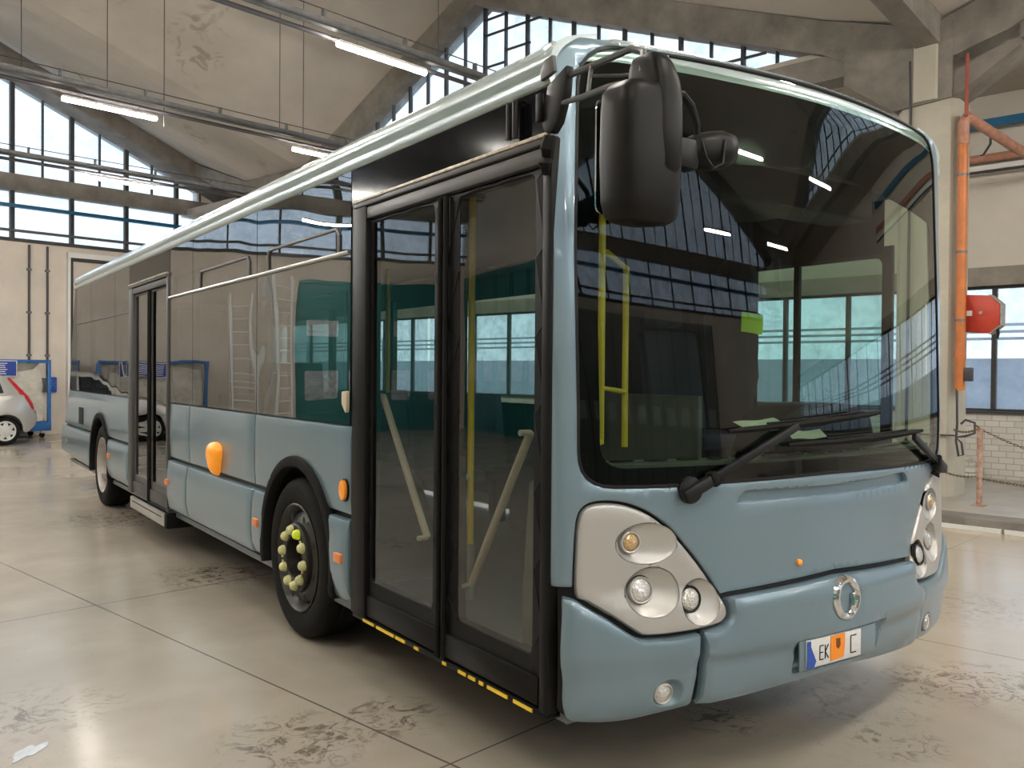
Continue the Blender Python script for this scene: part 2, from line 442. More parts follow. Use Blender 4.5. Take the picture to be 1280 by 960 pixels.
# ------------------------------------------------------------------ camera
def build_camera():
    yaw, pit, rol, f = .606, -.013, .008, 1112.86
    d = Vector((cos(pit)*sin(yaw), cos(pit)*cos(yaw), sin(pit))); r = Vector((cos(yaw), -sin(yaw), 0)); u = r.cross(d)
    r2 = r*cos(rol)+u*sin(rol); u2 = -r*sin(rol)+u*cos(rol)
    cam = bpy.data.cameras.new('camera'); cam.sensor_width = 36; cam.lens = f/1280*36; cam.clip_end = 200
    o = bpy.data.objects.new('camera', cam); COL.objects.link(o)
    m = Matrix((r2, u2, -d)).transposed().to_4x4(); m.translation = Vector((-1.92, -2.174, 1.561)); o.matrix_world = m
    SC.camera = o
build_camera()

# ================================================================== THE HALL
# axes of the hall: a to the right along the rear wall, b towards the rear wall
A0, A1 = -6.8, 9.1; AM = 1.15
B0, B1 = 2.0, 20.8
def seg(t, pts):
    for i in range(len(pts)-1):
        if t <= pts[i+1][0] or i == len(pts)-2:
            k = (t-pts[i][0])/(pts[i+1][0]-pts[i][0]); return pts[i][1]+k*(pts[i+1][1]-pts[i][1])
SIDE = [(2.0, 5.78), (3.3, 6.15), (9.74, 8.60), (15.1, 6.02), (17.5, 6.0), (20.8, 7.1)]       # upper edge of the side gable beam, b -> z
BACK = [(A0, 6.15), (AM+.0, 9.75), (A1+.9, 6.15)]
BACK = [(A0, 6.4), (2.2, 9.9), (10.0, 6.55)]
ARCH = [(A0, 5.78), (AM, 6.6), (A1, 5.78)]
def shell_z(a, b):
    v = (b-B0)/(B1-B0)
    s = seg(b, SIDE); a_ = ARCH; lo = 5.78
    za = seg(a, ARCH)*(1-v)+seg(a, [(A0, 7.1), (2.2, 9.95), (A1, 7.1)])*v
    u = (a-A0)/(A1-A0)
    cor = lo*(1-v)+7.1*v
    return za+s-cor
def hs(name, verts, faces, m, sm=False): return struct(mk(name, verts, faces, m, sm=sm))
def floor_():
    mb = MB(); mb.box(-7.2, 7.42, -17.2, 21.2, -.25, 0); o = struct(mb.build('floor', M_floor)); 
    mb = MB(); mb.box(7.80, 12.0, -17.2, 21.2, -.25, .12); o = struct(mb.build('floor_wing', mat('wing_floor', (.42, .385, .32), rough=.35, noise=.3, nscale=3)))
    mb = MB(); mb.box(7.42, 7.80, -17.2, 21.2, -.25, .12); struct(mb.build('trim_1', M_beam, bevel=.01))
    mb = MB()
    for i in range(40):
        b0 = -16+i*.93
        if i % 3 == 1: continue
        mb.box(7.395, 7.419, b0, b0+.9, .001, .045)
    struct(mb.build('trim_2', M_white))
floor_()
def roof_():
    for nm, sgn in (('ceiling', 1), ('ceiling_near', -1)):
        n = 48; V = []; F = []
        for i in range(n+1):
            for j in range(n+1):
                a = A0+(A1-A0)*i/n; b = B0+(B1-B0)*j/n
                V.append((a, b if sgn > 0 else 4-b, shell_z(a, b)))
        for i in range(n):
            for j in range(n):
                k = i*(n+1)+j; F.append((k, k+1, k+n+2, k+n+1))
        m = len(V); V += [(x, y, z+.25) for (x, y, z) in V]
        F += [tuple(i+m for i in f)[::-1] for f in F]
        for i in range(n):
            for (p, q) in (((i)*(n+1), (i+1)*(n+1)), (i*(n+1)+n, (i+1)*(n+1)+n), (i, i+1), (n*(n+1)+i, n*(n+1)+i+1)):
                F.append((p, q, q+m, p+m))
        o = struct(mk(nm, V, F, M_ceil, sm=False))
roof_()
def gable_side(a, mirror, idx, inner):
    """side gable of a bay: sloping beams, tie beam and glazing; inner = direction of the hall"""
    def fb(b): return b if not mirror else 4-b
    t = .22
    def leg(pts, name):
        mb = MB()
        mb.prism([(fb(b), z) for b, z in pts], lambda u, v, w: (w, u, v), a-t, a+t); return struct(mb.build(name, M_beam, sm=False))
    leg([(2.0, 5.25), (2.0, 5.74), (3.3, 6.16), (9.74, 8.66), (9.74, 8.14), (3.3, 5.72), (2.9, 5.50)], 'beam_side_%d' % (idx*2+1))
    leg([(9.74, 8.14), (9.74, 8.66), (15.1, 6.08), (17.5, 6.06), (21.0, 7.2), (21.0, 6.95), (17.6, 5.62), (15.1, 5.50)], 'beam_side_%d' % (idx*2+2))
    mb = MB(); mb.prism([(fb(b), z) for b, z in [(2.0, 5.05), (2.0, 5.5), (3.3, 5.70), (15.4, 5.70), (15.4, 5.32), (2.9, 5.38)]], lambda u, v, w: (w, u, v), a-t+.02, a+t-.02)
    struct(mb.build('beam_tie_%d' % idx, M_beam, sm=False))
    # glazing
    out = [(3.3, 5.68), (9.74, 8.12), (15.1, 5.52), (15.0, 5.68)]
    pane = struct(mk('window_%d' % (10+idx), [(a+.02, fb(b), z) for b, z in out]+[(a+.03, fb(b), z) for b, z in out], [(0, 1, 2, 3), (7, 6, 5, 4), (0, 4, 5, 1), (1, 5, 6, 2), (2, 6, 7, 3), (3, 7, 4, 0)], G_pane, sm=False))
    fr = MB()
    def top(b): return seg(b, [(3.3, 5.70), (9.74, 8.14), (15.1, 5.5)])
    k = 0; b = 9.7
    for i in range(-12, 11):
        b = 9.70+i*.515
        if not 3.4 < b < 14.6: continue
        w = .045 if i % 2 == 0 else .02
        fr.box(a-.03, a+.05, min(fb(b-w/2), fb(b+w/2)), max(fb(b-w/2), fb(b+w/2)), 5.66, top(b)+.03)
    def tr(b0, b1, z0, z1=None):
        fr.beam((a, fb(b0), z0), (a, fb(b1), z1 if z1 else z0), .04, .03)
    for (b0, b1, z0) in ((4.2, 15, 6.02), (7.9, 9.7, 7.62), (8.6, 9.2, 7.25), (9.2, 9.7, 7.05), (8.65, 9.2, 6.7), (11.2, 11.7, 6.45), (9.2, 9.7, 7.9)): tr(b0, b1, z0)
    f = fr.build('window_frame', M_mull, sm=False); f.parent = pane
gable_side(9.1, False, 1, -1); gable_side(9.1, True, 2, -1)

def gable_end(b, idx, sgn):
    """end wall glazing: big sloping beams, horizontal concrete beam, mullions; sgn -1: hall lies towards -b"""
    out = [(A0, 4.55), (10.6, 4.55), (10.6, 5.70), (10.0, 6.04), (2.2, 9.25), (A0, 5.8)]
    V = [(x, b+sgn*-.02, z) for x, z in out]+[(x, b+sgn*-.03, z) for x, z in out]; n = len(out)
    pane = struct(mk('window_%d' % idx, V, [tuple(range(n)), tuple(range(2*n-1, n-1, -1))]+[(i, (i+1) % n, n+(i+1) % n, n+i) for i in range(n)], G_pane, sm=False))
    def top(a): return seg(a, [(A0, 5.8), (2.2, 9.25), (10.0, 6.04)])
    fr = MB(); k = 0
    for i in range(-9, 5):
        a = 4.81+i*1.317
        if A0 < a < 9.9: fr.box(a-.045, a+.045, b-.06, b+.06, 4.5, top(a)+.05)
        a += .66
        if A0 < a < 9.5 and top(a) > 6.1: fr.box(a-.018, a+.018, b-.04, b+.04, 6.0, top(a)+.05)
    fr.box(A0, 10.5, b-.05, b+.05, 4.50, 4.58)
    f = fr.build('window_frame', M_mull, sm=False); f.parent = pane
    fr = MB(); fr.box(A0, 10.5, b-.10, b+.03, 5.28, 5.36); f = fr.build('window_rail', M_ductb, sm=False); f.parent = pane
    fr = MB(); fr.tube([(A0, b-.12 if sgn < 0 else b+.12, 4.74), (10.3, b-.12 if sgn < 0 else b+.12, 4.74)], .035, 8); f = fr.build('sill_pipe', M_tray); f.parent = pane
    mb = MB(); mb.box(A0, 10.6, b-.16, b+.16, 5.66, 6.04); struct(mb.build('beam_end_%d' % idx, M_beam, bevel=.01, sm=False))
    for q, pts in enumerate(([(2.2, 9.2), (2.2, 10.1), (5.0, 9.1), (9.3, 7.2), (10.8, 6.4), (10.8, 5.55), (10.0, 6.04)], [(2.2, 9.2), (2.2, 10.1), (A0, 7.3), (A0, 5.75)])):
        mb = MB(); mb.prism(pts, lambda u, v, w: (u, w, v), b+sgn*.75, b-sgn*.2); struct(mb.build('beam_rafter_%d' % (idx*2+q), M_beam, sm=False))
gable_end(20.8, 1, -1); gable_end(-16.8, 2, 1)
def walls():
    mb = MB(); mb.box(-7.2, 12.0, 20.8, 21.05, 0, 4.5); struct(mb.build('wall_back', M_wall, sm=False))
    mb = MB(); mb.box(-7.2, 12.0, -17.05, -16.8, 0, 4.5); struct(mb.build('wall_front', M_wall, sm=False))
    mb = MB(); mb.box(-7.05, -6.8, -17, 21, 0, 9.0); struct(mb.build('wall_left', M_wall, sm=False))
    mb = MB(); mb.box(9.35, 12.1, 20.8, 21.05, 4.4, 6.5); mb.box(9.35, 12.1, -17.05, -16.8, 4.4, 6.5); struct(mb.build('wall_end', M_wall, sm=False))
    # wing beyond the columns
    mb = MB(); mb.box(11.45, 11.7, -17, 21, 3.1, 5.7); struct(mb.build('wall_right', M_wallw, sm=False))
    mb = MB(); mb.box(11.42, 11.7, -17, 21, 2.84, 3.1); struct(mb.build('beam_lintel', M_conc, sm=False))
    mb = MB(); mb.box(11.45, 11.7, -17, 21, .12, 1.04); struct(mb.build('wall_right_low', M_brick, sm=False))
    mb = MB(); mb.box(11.40, 11.72, -17, 21, 1.035, 1.065); struct(mb.build('trim_3', M_mull, sm=False))
    n = 0
    for (b0, b1) in ((-16.9, -9.4), (-9.3, -1.9), (-1.8, 6.9), (7.0, 13.9), (14.0, 20.7)):
        n += 1
        pane = struct(MB().box(11.56, 11.575, b0, b1, 1.06, 2.85).build('window_%d' % (20+n), G_pane, sm=False))
        fr = MB(); k = int((b1-b0)/1.05)
        for i in range(k+1):
            bb = 1.91+round((b0-1.91)/1.05)*1.05+i*1.05
            if b0 <= bb <= b1: fr.box(11.52, 11.6, bb-.03, bb+.03, 1.06, 2.85)
        fr.box(11.52, 11.6, b0, b1, 2.80, 2.85); fr.box(11.52, 11.6, b0, b1, 1.06, 1.10)
        f = fr.build('window_frame', M_mull, sm=False); f.parent = pane
    mb = MB(); mb.add([(9.0, -17, 5.62), (12, -17, 5.5), (12, 21, 5.5), (9.0, 21, 5.62), (9.0, -17, 5.8), (12, -17, 5.7), (12, 21, 5.7), (9.0, 21, 5.8)], [(0, 1, 2, 3), (7, 6, 5, 4), (0, 4, 5, 1), (1, 5, 6, 2), (2, 6, 7, 3), (3, 7, 4, 0)])
    struct(mb.build('ceiling_wing', M_ceil, sm=False))
    # transverse beam from column to column
    mb = MB(); mb.prism([(A1, 5.48), (A1, 5.82), (AM, 6.65), (A0, 5.82), (A0, 5.48), (AM, 6.3)], lambda u, v, w: (u, w, v), 1.84, 2.12); struct(mb.build('beam_cross', M_beam, sm=False))
walls()
q = [(8.95, 15.0, 6.05), (11.0, 15.0, 6.05), (11.0, 21.0, 6.6), (8.95, 21.0, 7.25)]
struct(MB().add(q+[(x, y, z+.15) for x, y, z in q], [(0, 1, 2, 3), (7, 6, 5, 4), (0, 4, 5, 1), (1, 5, 6, 2), (2, 6, 7, 3), (3, 7, 4, 0)]).build('ceiling_leak_cover', M_ceil, sm=False))  # added cover slab, keeps sky light from leaking in over the corner
struct(MB().box(10.85, 11.0, 15.0, 21.0, 5.55, 6.7).build('wall_leak_cover', M_wall, sm=False))  # added wall piece, shuts out sky light beside the slab
def column(b, idx):
    mb = MB(); w = .56
    mb.prism([(8.90, b-.28, ), (9.02, b-.34), (9.42, b-.34), (9.42, b+.36), (9.02, b+.36), (8.90, b+.28)], lambda u, v, t: (u, v, t), .12, 4.85)
    o = struct(mb.build('column_%d' % idx, M_column, sm=False))
    mb = MB()
    e = 1.0 if idx != 2 else .3
    mb.prism([(b-.30, 4.85), (b-.30, 5.75 if idx != 2 else 5.6), (b+e, 5.8 if idx != 2 else 5.6), (b+e, 5.25), (b+min(e-.05, .38), 4.80)], lambda u, v, t: (t, u, v), 8.86, 9.40)
    mb.prism([(b-.30, 4.85), (b-1.0, 5.3), (b-1.0, 5.75), (b-.2, 5.75)], lambda u, v, t: (t, u, v), 8.90, 9.38)
    h = struct(mb.build('column_head_%d' % idx, M_beam, sm=False))
    mb = MB(); mb.prism([(8.84, b-.12), (8.86, b-.14), (8.9, b-.14), (8.9, b+.14), (8.86, b+.14)], lambda u, v, t: (u, v, t), 4.86, 5.55)
    struct(mb.build('column_patch_%d' % idx, M_column, sm=False))
column(2.0, 1); column(17.5, 2); column(-13.5, 3)

# teal folding doors in the left wall and in the near wall
def teal_doors():
    n = 0
    for (b0, b1) in ((9.0, 14.6), (15.2, 20.4), (-8, -2)):
        n += 1
        d = struct(MB().box(-6.8, -6.70, b0, b1, 0, 4.1).build('door_%d' % n, M_teal, sm=False))
        k = 5; w = (b1-b0)/k; fr = MB(); gl = MB()
        for i in range(k):
            c0 = b0+i*w
            fr.box(-6.705, -6.66, c0+.03, c0+.09, .05, 4.05); fr.box(-6.705, -6.66, c0+w-.09, c0+w-.03, .05, 4.05)
            fr.box(-6.705, -6.66, c0, c0+w, 3.95, 4.1)
            gl.prism(rect(c0+.22, c0+w-.22, 1.35, 2.05, .08), lambda u, v, t: (t, u, v), -6.70, -6.69)
        f = fr.build('door_rib', M_teal, sm=False); f.parent = d
        f = gl.build('door_window', mat('door_light', (.45, .52, .55), rough=.15, noise=.4, nscale=9), sm=False); f.parent = d
    d = struct(MB().box(-4.5, 4.5, -16.8, -16.70, 0, 4.2).build('door_%d' % (n+1), mat('grey_door', (.12, .13, .125), rough=.4), sm=False))
    fr = MB(); gl = MB()
    for i in range(11):
        c0 = -4.5+i*.9
        fr.box(c0-.03, c0+.03, -16.71, -16.66, 0, 4.2)
        if i < 10: gl.prism(rect(c0+.2, c0+.7, 1.2, 2.0, .08), lambda u, v, t: (u, t, v), -16.70, -16.69)
    f = fr.build('door_rib', M_dark, sm=False); f.parent = d
    f = gl.build('door_window', MATS['door_light'], sm=False); f.parent = d
teal_doors()
def teal_back():
    d = struct(MB().box(-6.5, -2.35, 20.70, 20.8, 0, 3.9).build('door_5', M_teal, sm=False)); fr = MB(); gl = MB()
    for i in range(4):
        c0 = -6.5+i*1.0375
        fr.box(c0+.02, c0+.08, 20.66, 20.71, .05, 3.85); fr.box(c0+.95, c0+1.01, 20.66, 20.71, .05, 3.85)
        gl.prism(rect(c0+.22, c0+.82, .80, 1.60, .08), lambda u, v, t: (u, t, v), 20.69, 20.70)
        gl.prism(rect(c0+.28, c0+.76, 2.5, 2.9, .04), lambda u, v, t: (u, t, v), 20.69, 20.70)
    fr.box(-6.5, -2.35, 20.66, 20.71, 3.8, 3.9)
    f = fr.build('door_rib', M_teal, sm=False); f.parent = d
    f = gl.build('door_window', MATS['door_light'], sm=False); f.parent = d
teal_back()

# sliding door frame on the rear wall
fr = MB(); fr.box(6.0, 6.06, 20.66, 20.8, .0, 4.30); fr.box(6.0, 10.2, 20.66, 20.8, 4.24, 4.36)
struct(fr.build('door_6', M_white, sm=False))
fr = MB(); fr.box(6.06, 6.15, 20.74, 20.8, .0, 4.24); fr.box(6.06, 10.2, 20.74, 20.8, 4.16, 4.24); struct(fr.build('trim_4', M_mull, sm=False))

# world: bright overcast sky
w = bpy.data.worlds.new('sky'); SC.world = w; w.use_nodes = True
bg = w.node_tree.nodes['Background']; bg.inputs[0].default_value = (.80, .89, 1.0, 1); bg.inputs[1].default_value = 1.9
struct(MB().box(12.2, 60, -60, 60, -.4, -.3).build('ground', mat('yard', (.30, .31, .32), rough=.8)))
struct(MB().box(-60, -7.3, -60, 60, -.4, -.3).build('ground_left', MATS['yard']))
def portal(a0, a1, b0, b1, z0, z1, n):
    l = bpy.data.lights.new('daylight', 'AREA'); l.shape = 'RECTANGLE'; l.cycles.is_portal = True
    o = bpy.data.objects.new('daylight', l); COL.objects.link(o)
    c = Wb((a0+a1)/2, (b0+b1)/2, (z0+z1)/2)
    l.size = math.hypot(a1-a0, b1-b0); l.size_y = z1-z0
    nd = Wb(n[0], n[1], 0); o.location = c-nd*.06
    z = -nd; x = Vector((0, 0, 1)).cross(z); 
    m = Matrix((x, Vector((0, 0, 1)), z)).transposed().to_4x4(); m.translation = o.location; o.matrix_world = m
portal(-6.8, 10.4, 20.8, 20.8, 4.55, 9.2, (0, -1)); portal(-6.8, 10.4, -16.8, -16.8, 4.55, 9.2, (0, 1))
portal(9.1, 9.1, 3.3, 15.1, 5.7, 8.15, (-1, 0)); portal(9.1, 9.1, -11.1, .7, 5.7, 8.15, (-1, 0))
portal(11.575, 11.575, -17, 21, 1.06, 2.85, (-1, 0))
portal(12.3, 12.3, -17, 21, 5.9, 6.0, (-1, 0)) if False else None

# ---------------------------------------------------------------- lights, trays
def tray(b, z, a0, a1, label):
    t = hall('cable_tray', label, 'cable tray', a0, b, z, None)
    L_ = a1-a0
    mb = MB(); mb.box(0, L_, -.05, .05, -.03, .0); mb.box(0, L_, -.05, -.04, -.03, .05); mb.box(0, L_, .04, .05, -.03, .05); mb.build('tray_channel', M_tray, t, sm=False)
    mb = MB(); mb.tube([(0, -.02, .14), (L_, -.02, .14)], .007, 6); mb.build('top_cable', M_cond, t)
    mb = MB(); mb.tube([(0, .12, -.07), (L_, .12, -.07)], .028, 8); mb.build('conduit', M_cond, t)
    mb = MB(); x = .4
    while x < L_: mb.box(x-.012, x+.012, -.03, .03, .0, .15); x += 1.1
    mb.build('clip', M_tray, t, sm=False, split=True)
    return t
def rod(a, b, z0):
    z1 = shell_z(a, b if b >= 2 else 4-b)+.02
    t = MB().tube([(0, 0, 0), (0, 0, z1-z0)], .006, 6)
    o = t.build('hanging_rod', M_cond); o.location = Wb(a, b, z0); return o
TUBES = []
def make_light():
    t = hall('tube_light', '', 'ceiling light', 0, 0, 0)
    mb = MB(); mb.box(.0, 1.22, -.035, .035, .0, .035); mb.build('housing', M_white, t, bevel=.008)
    mb = MB(); mb.tube([(.0, 0, -.012), (1.22, 0, -.012)], .03, 10); mb.build('lit_tube', M_tube, t)
    mb = MB(); 
    for x in (.25, .97): mb.tube([(x, 0, .03), (x, .0, .11)], .006, 6)
    mb.build('hanger', M_tray, t, split=True)
    return t
proto = make_light()
rows = [(6.08, 5.02, 5.20, [(-.11, ''), (3.28, 'bright suspended tube lamp nearest the bus roof, below the upper cable tray')]),
        (10.2, 5.00, 5.20, [(-1.36, ''), (2.03, 'long lit tube lamp at the left, in front of the dark cable tray'), (5.42, 'short-looking lit tube lamp just above the bus roof rail')]),
        (14.6, 4.98, 5.15, [(.5, ''), (4.1, 'glowing tube lamp hanging in front of the frosted rear windows')]),
        (1.9, 5.05, 5.20, [(-3.5, ''), (-.1, ''), (3.3, '')]),
        (-2.3, 5.05, 5.20, [(-3.4, ''), (-.1, ''), (3.3, ''), (6.6, '')]),
        (-6.5, 5.05, 5.20, [(-3.4, ''), (-.1, ''), (3.3, ''), (6.6, '')]),
        (-10.7, 5.05, 5.20, [(-3.4, ''), (-.1, ''), (3.3, ''), (6.6, '')]),
        (18.2, 5.0, 5.15, [(-3.2, '')]), (6.08, 5.02, 5.2, [(-3.5, '')]), (10.2, 5.0, 5.2, [(-4.7, '')]), (14.6, 4.98, 5.15, [(-3.4, '')])]
first = True
for (b, z, tz, ls) in rows:
    for (a, lab) in ls:
        if first: o = proto; first = False
        else:
            o = proto.copy(); COL.objects.link(o)
            for c in list(proto.children):
                d = c.copy(); COL.objects.link(d); d.parent = o
        o.location = Wb(a, b, z)
        if lab: o['label'] = lab; o['group'] = 'suspended tube lamps'
        else: o['label'] = 'suspended tube lamp outside the frame, added to light the hall and show in the bus glass'; o['group'] = 'added tube lamps outside the frame'  # lamps out of view, added to brighten the hall
for (b, z, a0, a1, lab) in ((6.08, 5.17, -5, 8.6, 'grey cable tray running from the top edge down to the side window'), (10.2, 5.2, -5, 8.7, 'dark cable tray on rods crossing the ceiling at upper left'), (14.6, 5.15, -5, 9.9, 'thin cable tray crossing in front of the frosted rear windows')):
    tray(b, z, a0, a1, lab)
for (a, b, z, lab) in ((1.55, 10.2, 5.25, 'thin hanging rod nearest the left edge of the ceiling'), (2.59, 10.2, 5.25, 'thin rod above the middle of the left tube lamp'), (3.36, 10.2, 4.9, 'thin rod right of the left tube lamp, ending below the tray'), (5.18, 10.2, 5.25, 'left one of the two rods close together above the tray'), (5.6, 10.2, 5.25, 'right one of the two rods close together above the tray'), (4.7, 6.08, 5.22, 'thin rod holding the upper cable tray near the side gable')):
    o = rod(a, b, z); tag(o, lab, 'rod', 'rods that hang the cable trays')

# ================================================================== THE BUS
YO = 6.0
BUS = thing('city_bus', 'large pale blue single-deck city bus parked in the hall', 'bus', (1.25, YO, 0))
BUS['_off'] = (-1.25, -YO, 0)
def lerp_(x, xs, ys):
    if x <= xs[0]: return ys[0]
    for i in range(len(xs)-1):
        if x <= xs[i+1]: return ys[i]+(ys[i+1]-ys[i])*(x-xs[i])/(xs[i+1]-xs[i])
    return ys[-1]
def Y0(z): return lerp_(z, [.25, .34, .45, .62, .70, .78, 1.1, 1.4, 1.8, 2.3, 2.6, 2.75, 2.85], [.10, .05, .03, .03, .04, .06, .063, .073, .098, .136, .162, .178, .26])
def KK(z): return lerp_(z, [.7, 1.2, 1.8, 2.3, 2.75], [.245, .258, .240, .218, .19])
def plan(u, z):
    """front of the bus in plan: u is measured across the front, beyond the corner it runs along the side"""
    mir = u > 1.25
    if mir: u = 2.5-u
    XC = .14; U0 = -.12
    yA = Y0(z)+KK(z)*((1.25-XC)/1.25)**2
    sl = -2*KK(z)*(1.25-XC)/1.25**2      # dy/dx at XC
    yC = yA+sl*(0-XC)*1.0
    yD = max(.345, yC+.006)
    if u >= XC: x = u; y = Y0(z)+KK(z)*((1.25-u)/1.25)**2
    elif u >= U0:
        t = (XC-u)/(XC-U0); x = (1-t)**2*XC+0*2*t*(1-t)+0*t*t
        y = (1-t)**2*yA+2*t*(1-t)*yC+t*t*yD
    else: x = 0.; y = yD+(U0-u)
    if mir: x = 2.5-x
    return Vector((x, y, z))
def FS(u, z):
    p = plan(u, z); e = .004
    du = plan(u+e, z)-plan(u-e, z); dz = plan(u, z+e)-plan(u, z-e)
    n = du.cross(dz); 
    if n.length < 1e-9: n = Vector((0, -1, 0))
    n.normalize()
    return p, n
def mirr(pl): return [(2.5-x, y) for x, y in pl][::-1]

# headlight panel outline
HL = spline([(.060, .775), (.062, .90), (.075, 1.03), (.105, 1.078), (.155, 1.092), (.23, 1.086), (.31, 1.058), (.39, 1.005), (.47, .925), (.545, .835), (.60, .757), (.637, .69), (.628, .648), (.575, .628), (.44, .617), (.31, .617), (.265, .635), (.17, .703), (.10, .75)], 3)
def grow(pl, d):
    out = []; n = len(pl); ar = sum(pl[i][0]*pl[(i+1) % n][1]-pl[(i+1) % n][0]*pl[i][1] for i in range(n)); s = 1 if ar > 0 else -1
    for i in range(n):
        a = Vector(pl[i-1]); b = Vector(pl[(i+1) % n]); t = (b-a).normalized(); nn = Vector((t.y, -t.x))*s
        out.append((pl[i][0]+nn.x*d, pl[i][1]+nn.y*d))
    return out
# black under-shell of the nose (gaps between the panels show it)
patch('nose_core', [(-.10, .36), (0, .33), (.2, .30), (.6, .33), (1.25, .38), (1.9, .33), (2.3, .30), (2.5, .33), (2.6, .36), (2.6, 1.18), (-.10, 1.18)], FS, M_black, BUS, g=.1, off=-.030, edge=0, thick=.02)
# painted front mask: sides of the nose, panel under the windscreen
WS = rounded([(.080, 1.155, .13), (.35, 1.150, .02), (1.25, 1.165, .02), (2.15, 1.150, .02), (2.420, 1.155, .13), (2.425, 2.0, .0), (2.40, 2.750, .17), (1.25, 2.772, .02), (.10, 2.750, .17), (.075, 2.0, .0)], .05, 6)
mask = [(-.13, .80), (.045, .80)]
hlL = grow(HL, .012)
# path over the left headlight, from its lower left corner to its lower right end
top = [p for p in hlL if p[1] > .70 and p[0] < .64]
top = sorted(top, key=lambda p: (p[0] > .09, p[0] if p[0] > .09 else p[1]))
left = [p for p in hlL if p[0] < .09 and p[1] > .79]; left.sort(key=lambda p: p[1])
arc = [p for p in hlL if p[0] >= .09 and ((p[1] > 1.0) or (p[0] > .40 and p[1] > .735))]; arc.sort(key=lambda p: p[0])
lft = left+arc
mask = [(-.14, .80)]+[(left[0][0]-.004, .80)]+lft+[(.652, .742)]
mask = mask+[(1.25, .768)]+[(2.5-x, y) for x, y in mask[::-1]]
wsL = [(x, y) for x, y in grow(WS, .006)]
# mask goes up round the windscreen: pillars and header
outer = mask+[(2.64, 1.5), (2.64, 2.30), (2.63, 2.66), (2.50, 2.71), (2.38, 2.785), (1.25, 2.80), (.12, 2.785), (0, 2.71), (-.13, 2.66), (-.14, 2.30), (-.14, 1.5)]
SLOT = rounded([(.70, 1.072, .03), (1.25, 1.075, .02), (1.88, 1.078, .06), (1.84, 1.125, .03), (1.25, 1.112, .02), (.735, 1.115, .03)], .03, 4)
def slot_dent(x, y):
    if x < .6 or x > 1.95 or y < 1.02: return 0
    if inpoly(x, y, SLOT): return -min(.022, dist(x, y, SLOT)*1.6)
    return 0
ex = [p for q in (.004, .014) for p in grow(resample(SLOT, .03), -q)]+resample(SLOT, .03)+[(x/50, 1.092) for x in range(38, 90)]
patch('front_mask', outer, FS, M_paint, BUS, holes=[wsL, SLOT], g=.055, off=.0, edge=.014, drop=.006, thick=.035, hedge=.005)
patch('bonnet_recess', grow(SLOT, .006), FS, M_paint, BUS, g=.04, off=-.026, edge=0, thick=.01)
# lighter band of the cab pillar between door and windscreen
# headlight panels
BOWLS = [(.325, .943, .118, .074, .268, .948, .033, .022), (.342, .766, .104, .090, .307, .775, .042, .026), (.530, .716, .078, .084, .494, .730, .042, .022)]
def bowl_s(x, y, B):
    """0 at the lamp rim, 1 at the rim of the bowl: the ellipse between the two that passes through the point"""
    cx, cy, rx, ry, lx, ly, lr, dp = B; lo, hi = 0., 1.5
    for _ in range(22):
        m_ = (lo+hi)/2; ex_ = (x-(lx+(cx-lx)*m_))/(lr+.008+(rx-lr-.008)*m_); ey_ = (y-(ly+(cy-ly)*m_))/(lr+.008+(ry-lr-.008)*m_)
        if ex_*ex_+ey_*ey_ > 1: lo = m_
        else: hi = m_
    return hi
def bowl_dent(mx):
    def f(x, y):
        if mx: x = 2.5-x
        h = 0
        for B in BOWLS:
            if math.hypot((x-B[0])/B[2], (y-B[1])/B[3]) > 1.15: continue
            s_ = bowl_s(x, y, B)
            if s_ < 1: h = min(h, -B[7]*(1-s_**1.25)-.002)
            elif s_ < 1.06: h = max(h, .0015) if h == 0 else h
        return h
    return f
def bowl_pts():
    P = []
    for (cx, cy, rx, ry, lx, ly, lr, dp) in BOWLS:
        for q in (1.12, 1.05, 1.015, .985, .95, .88, .78, .65, .5, .35, .2, .08, .0):
            P += ellipse(lx+(cx-lx)*q, ly+(cy-ly)*q, lr+.008+(rx-lr-.008)*q, lr+.008+(ry-lr-.008)*q, 36)
    return P
BP = bowl_pts()
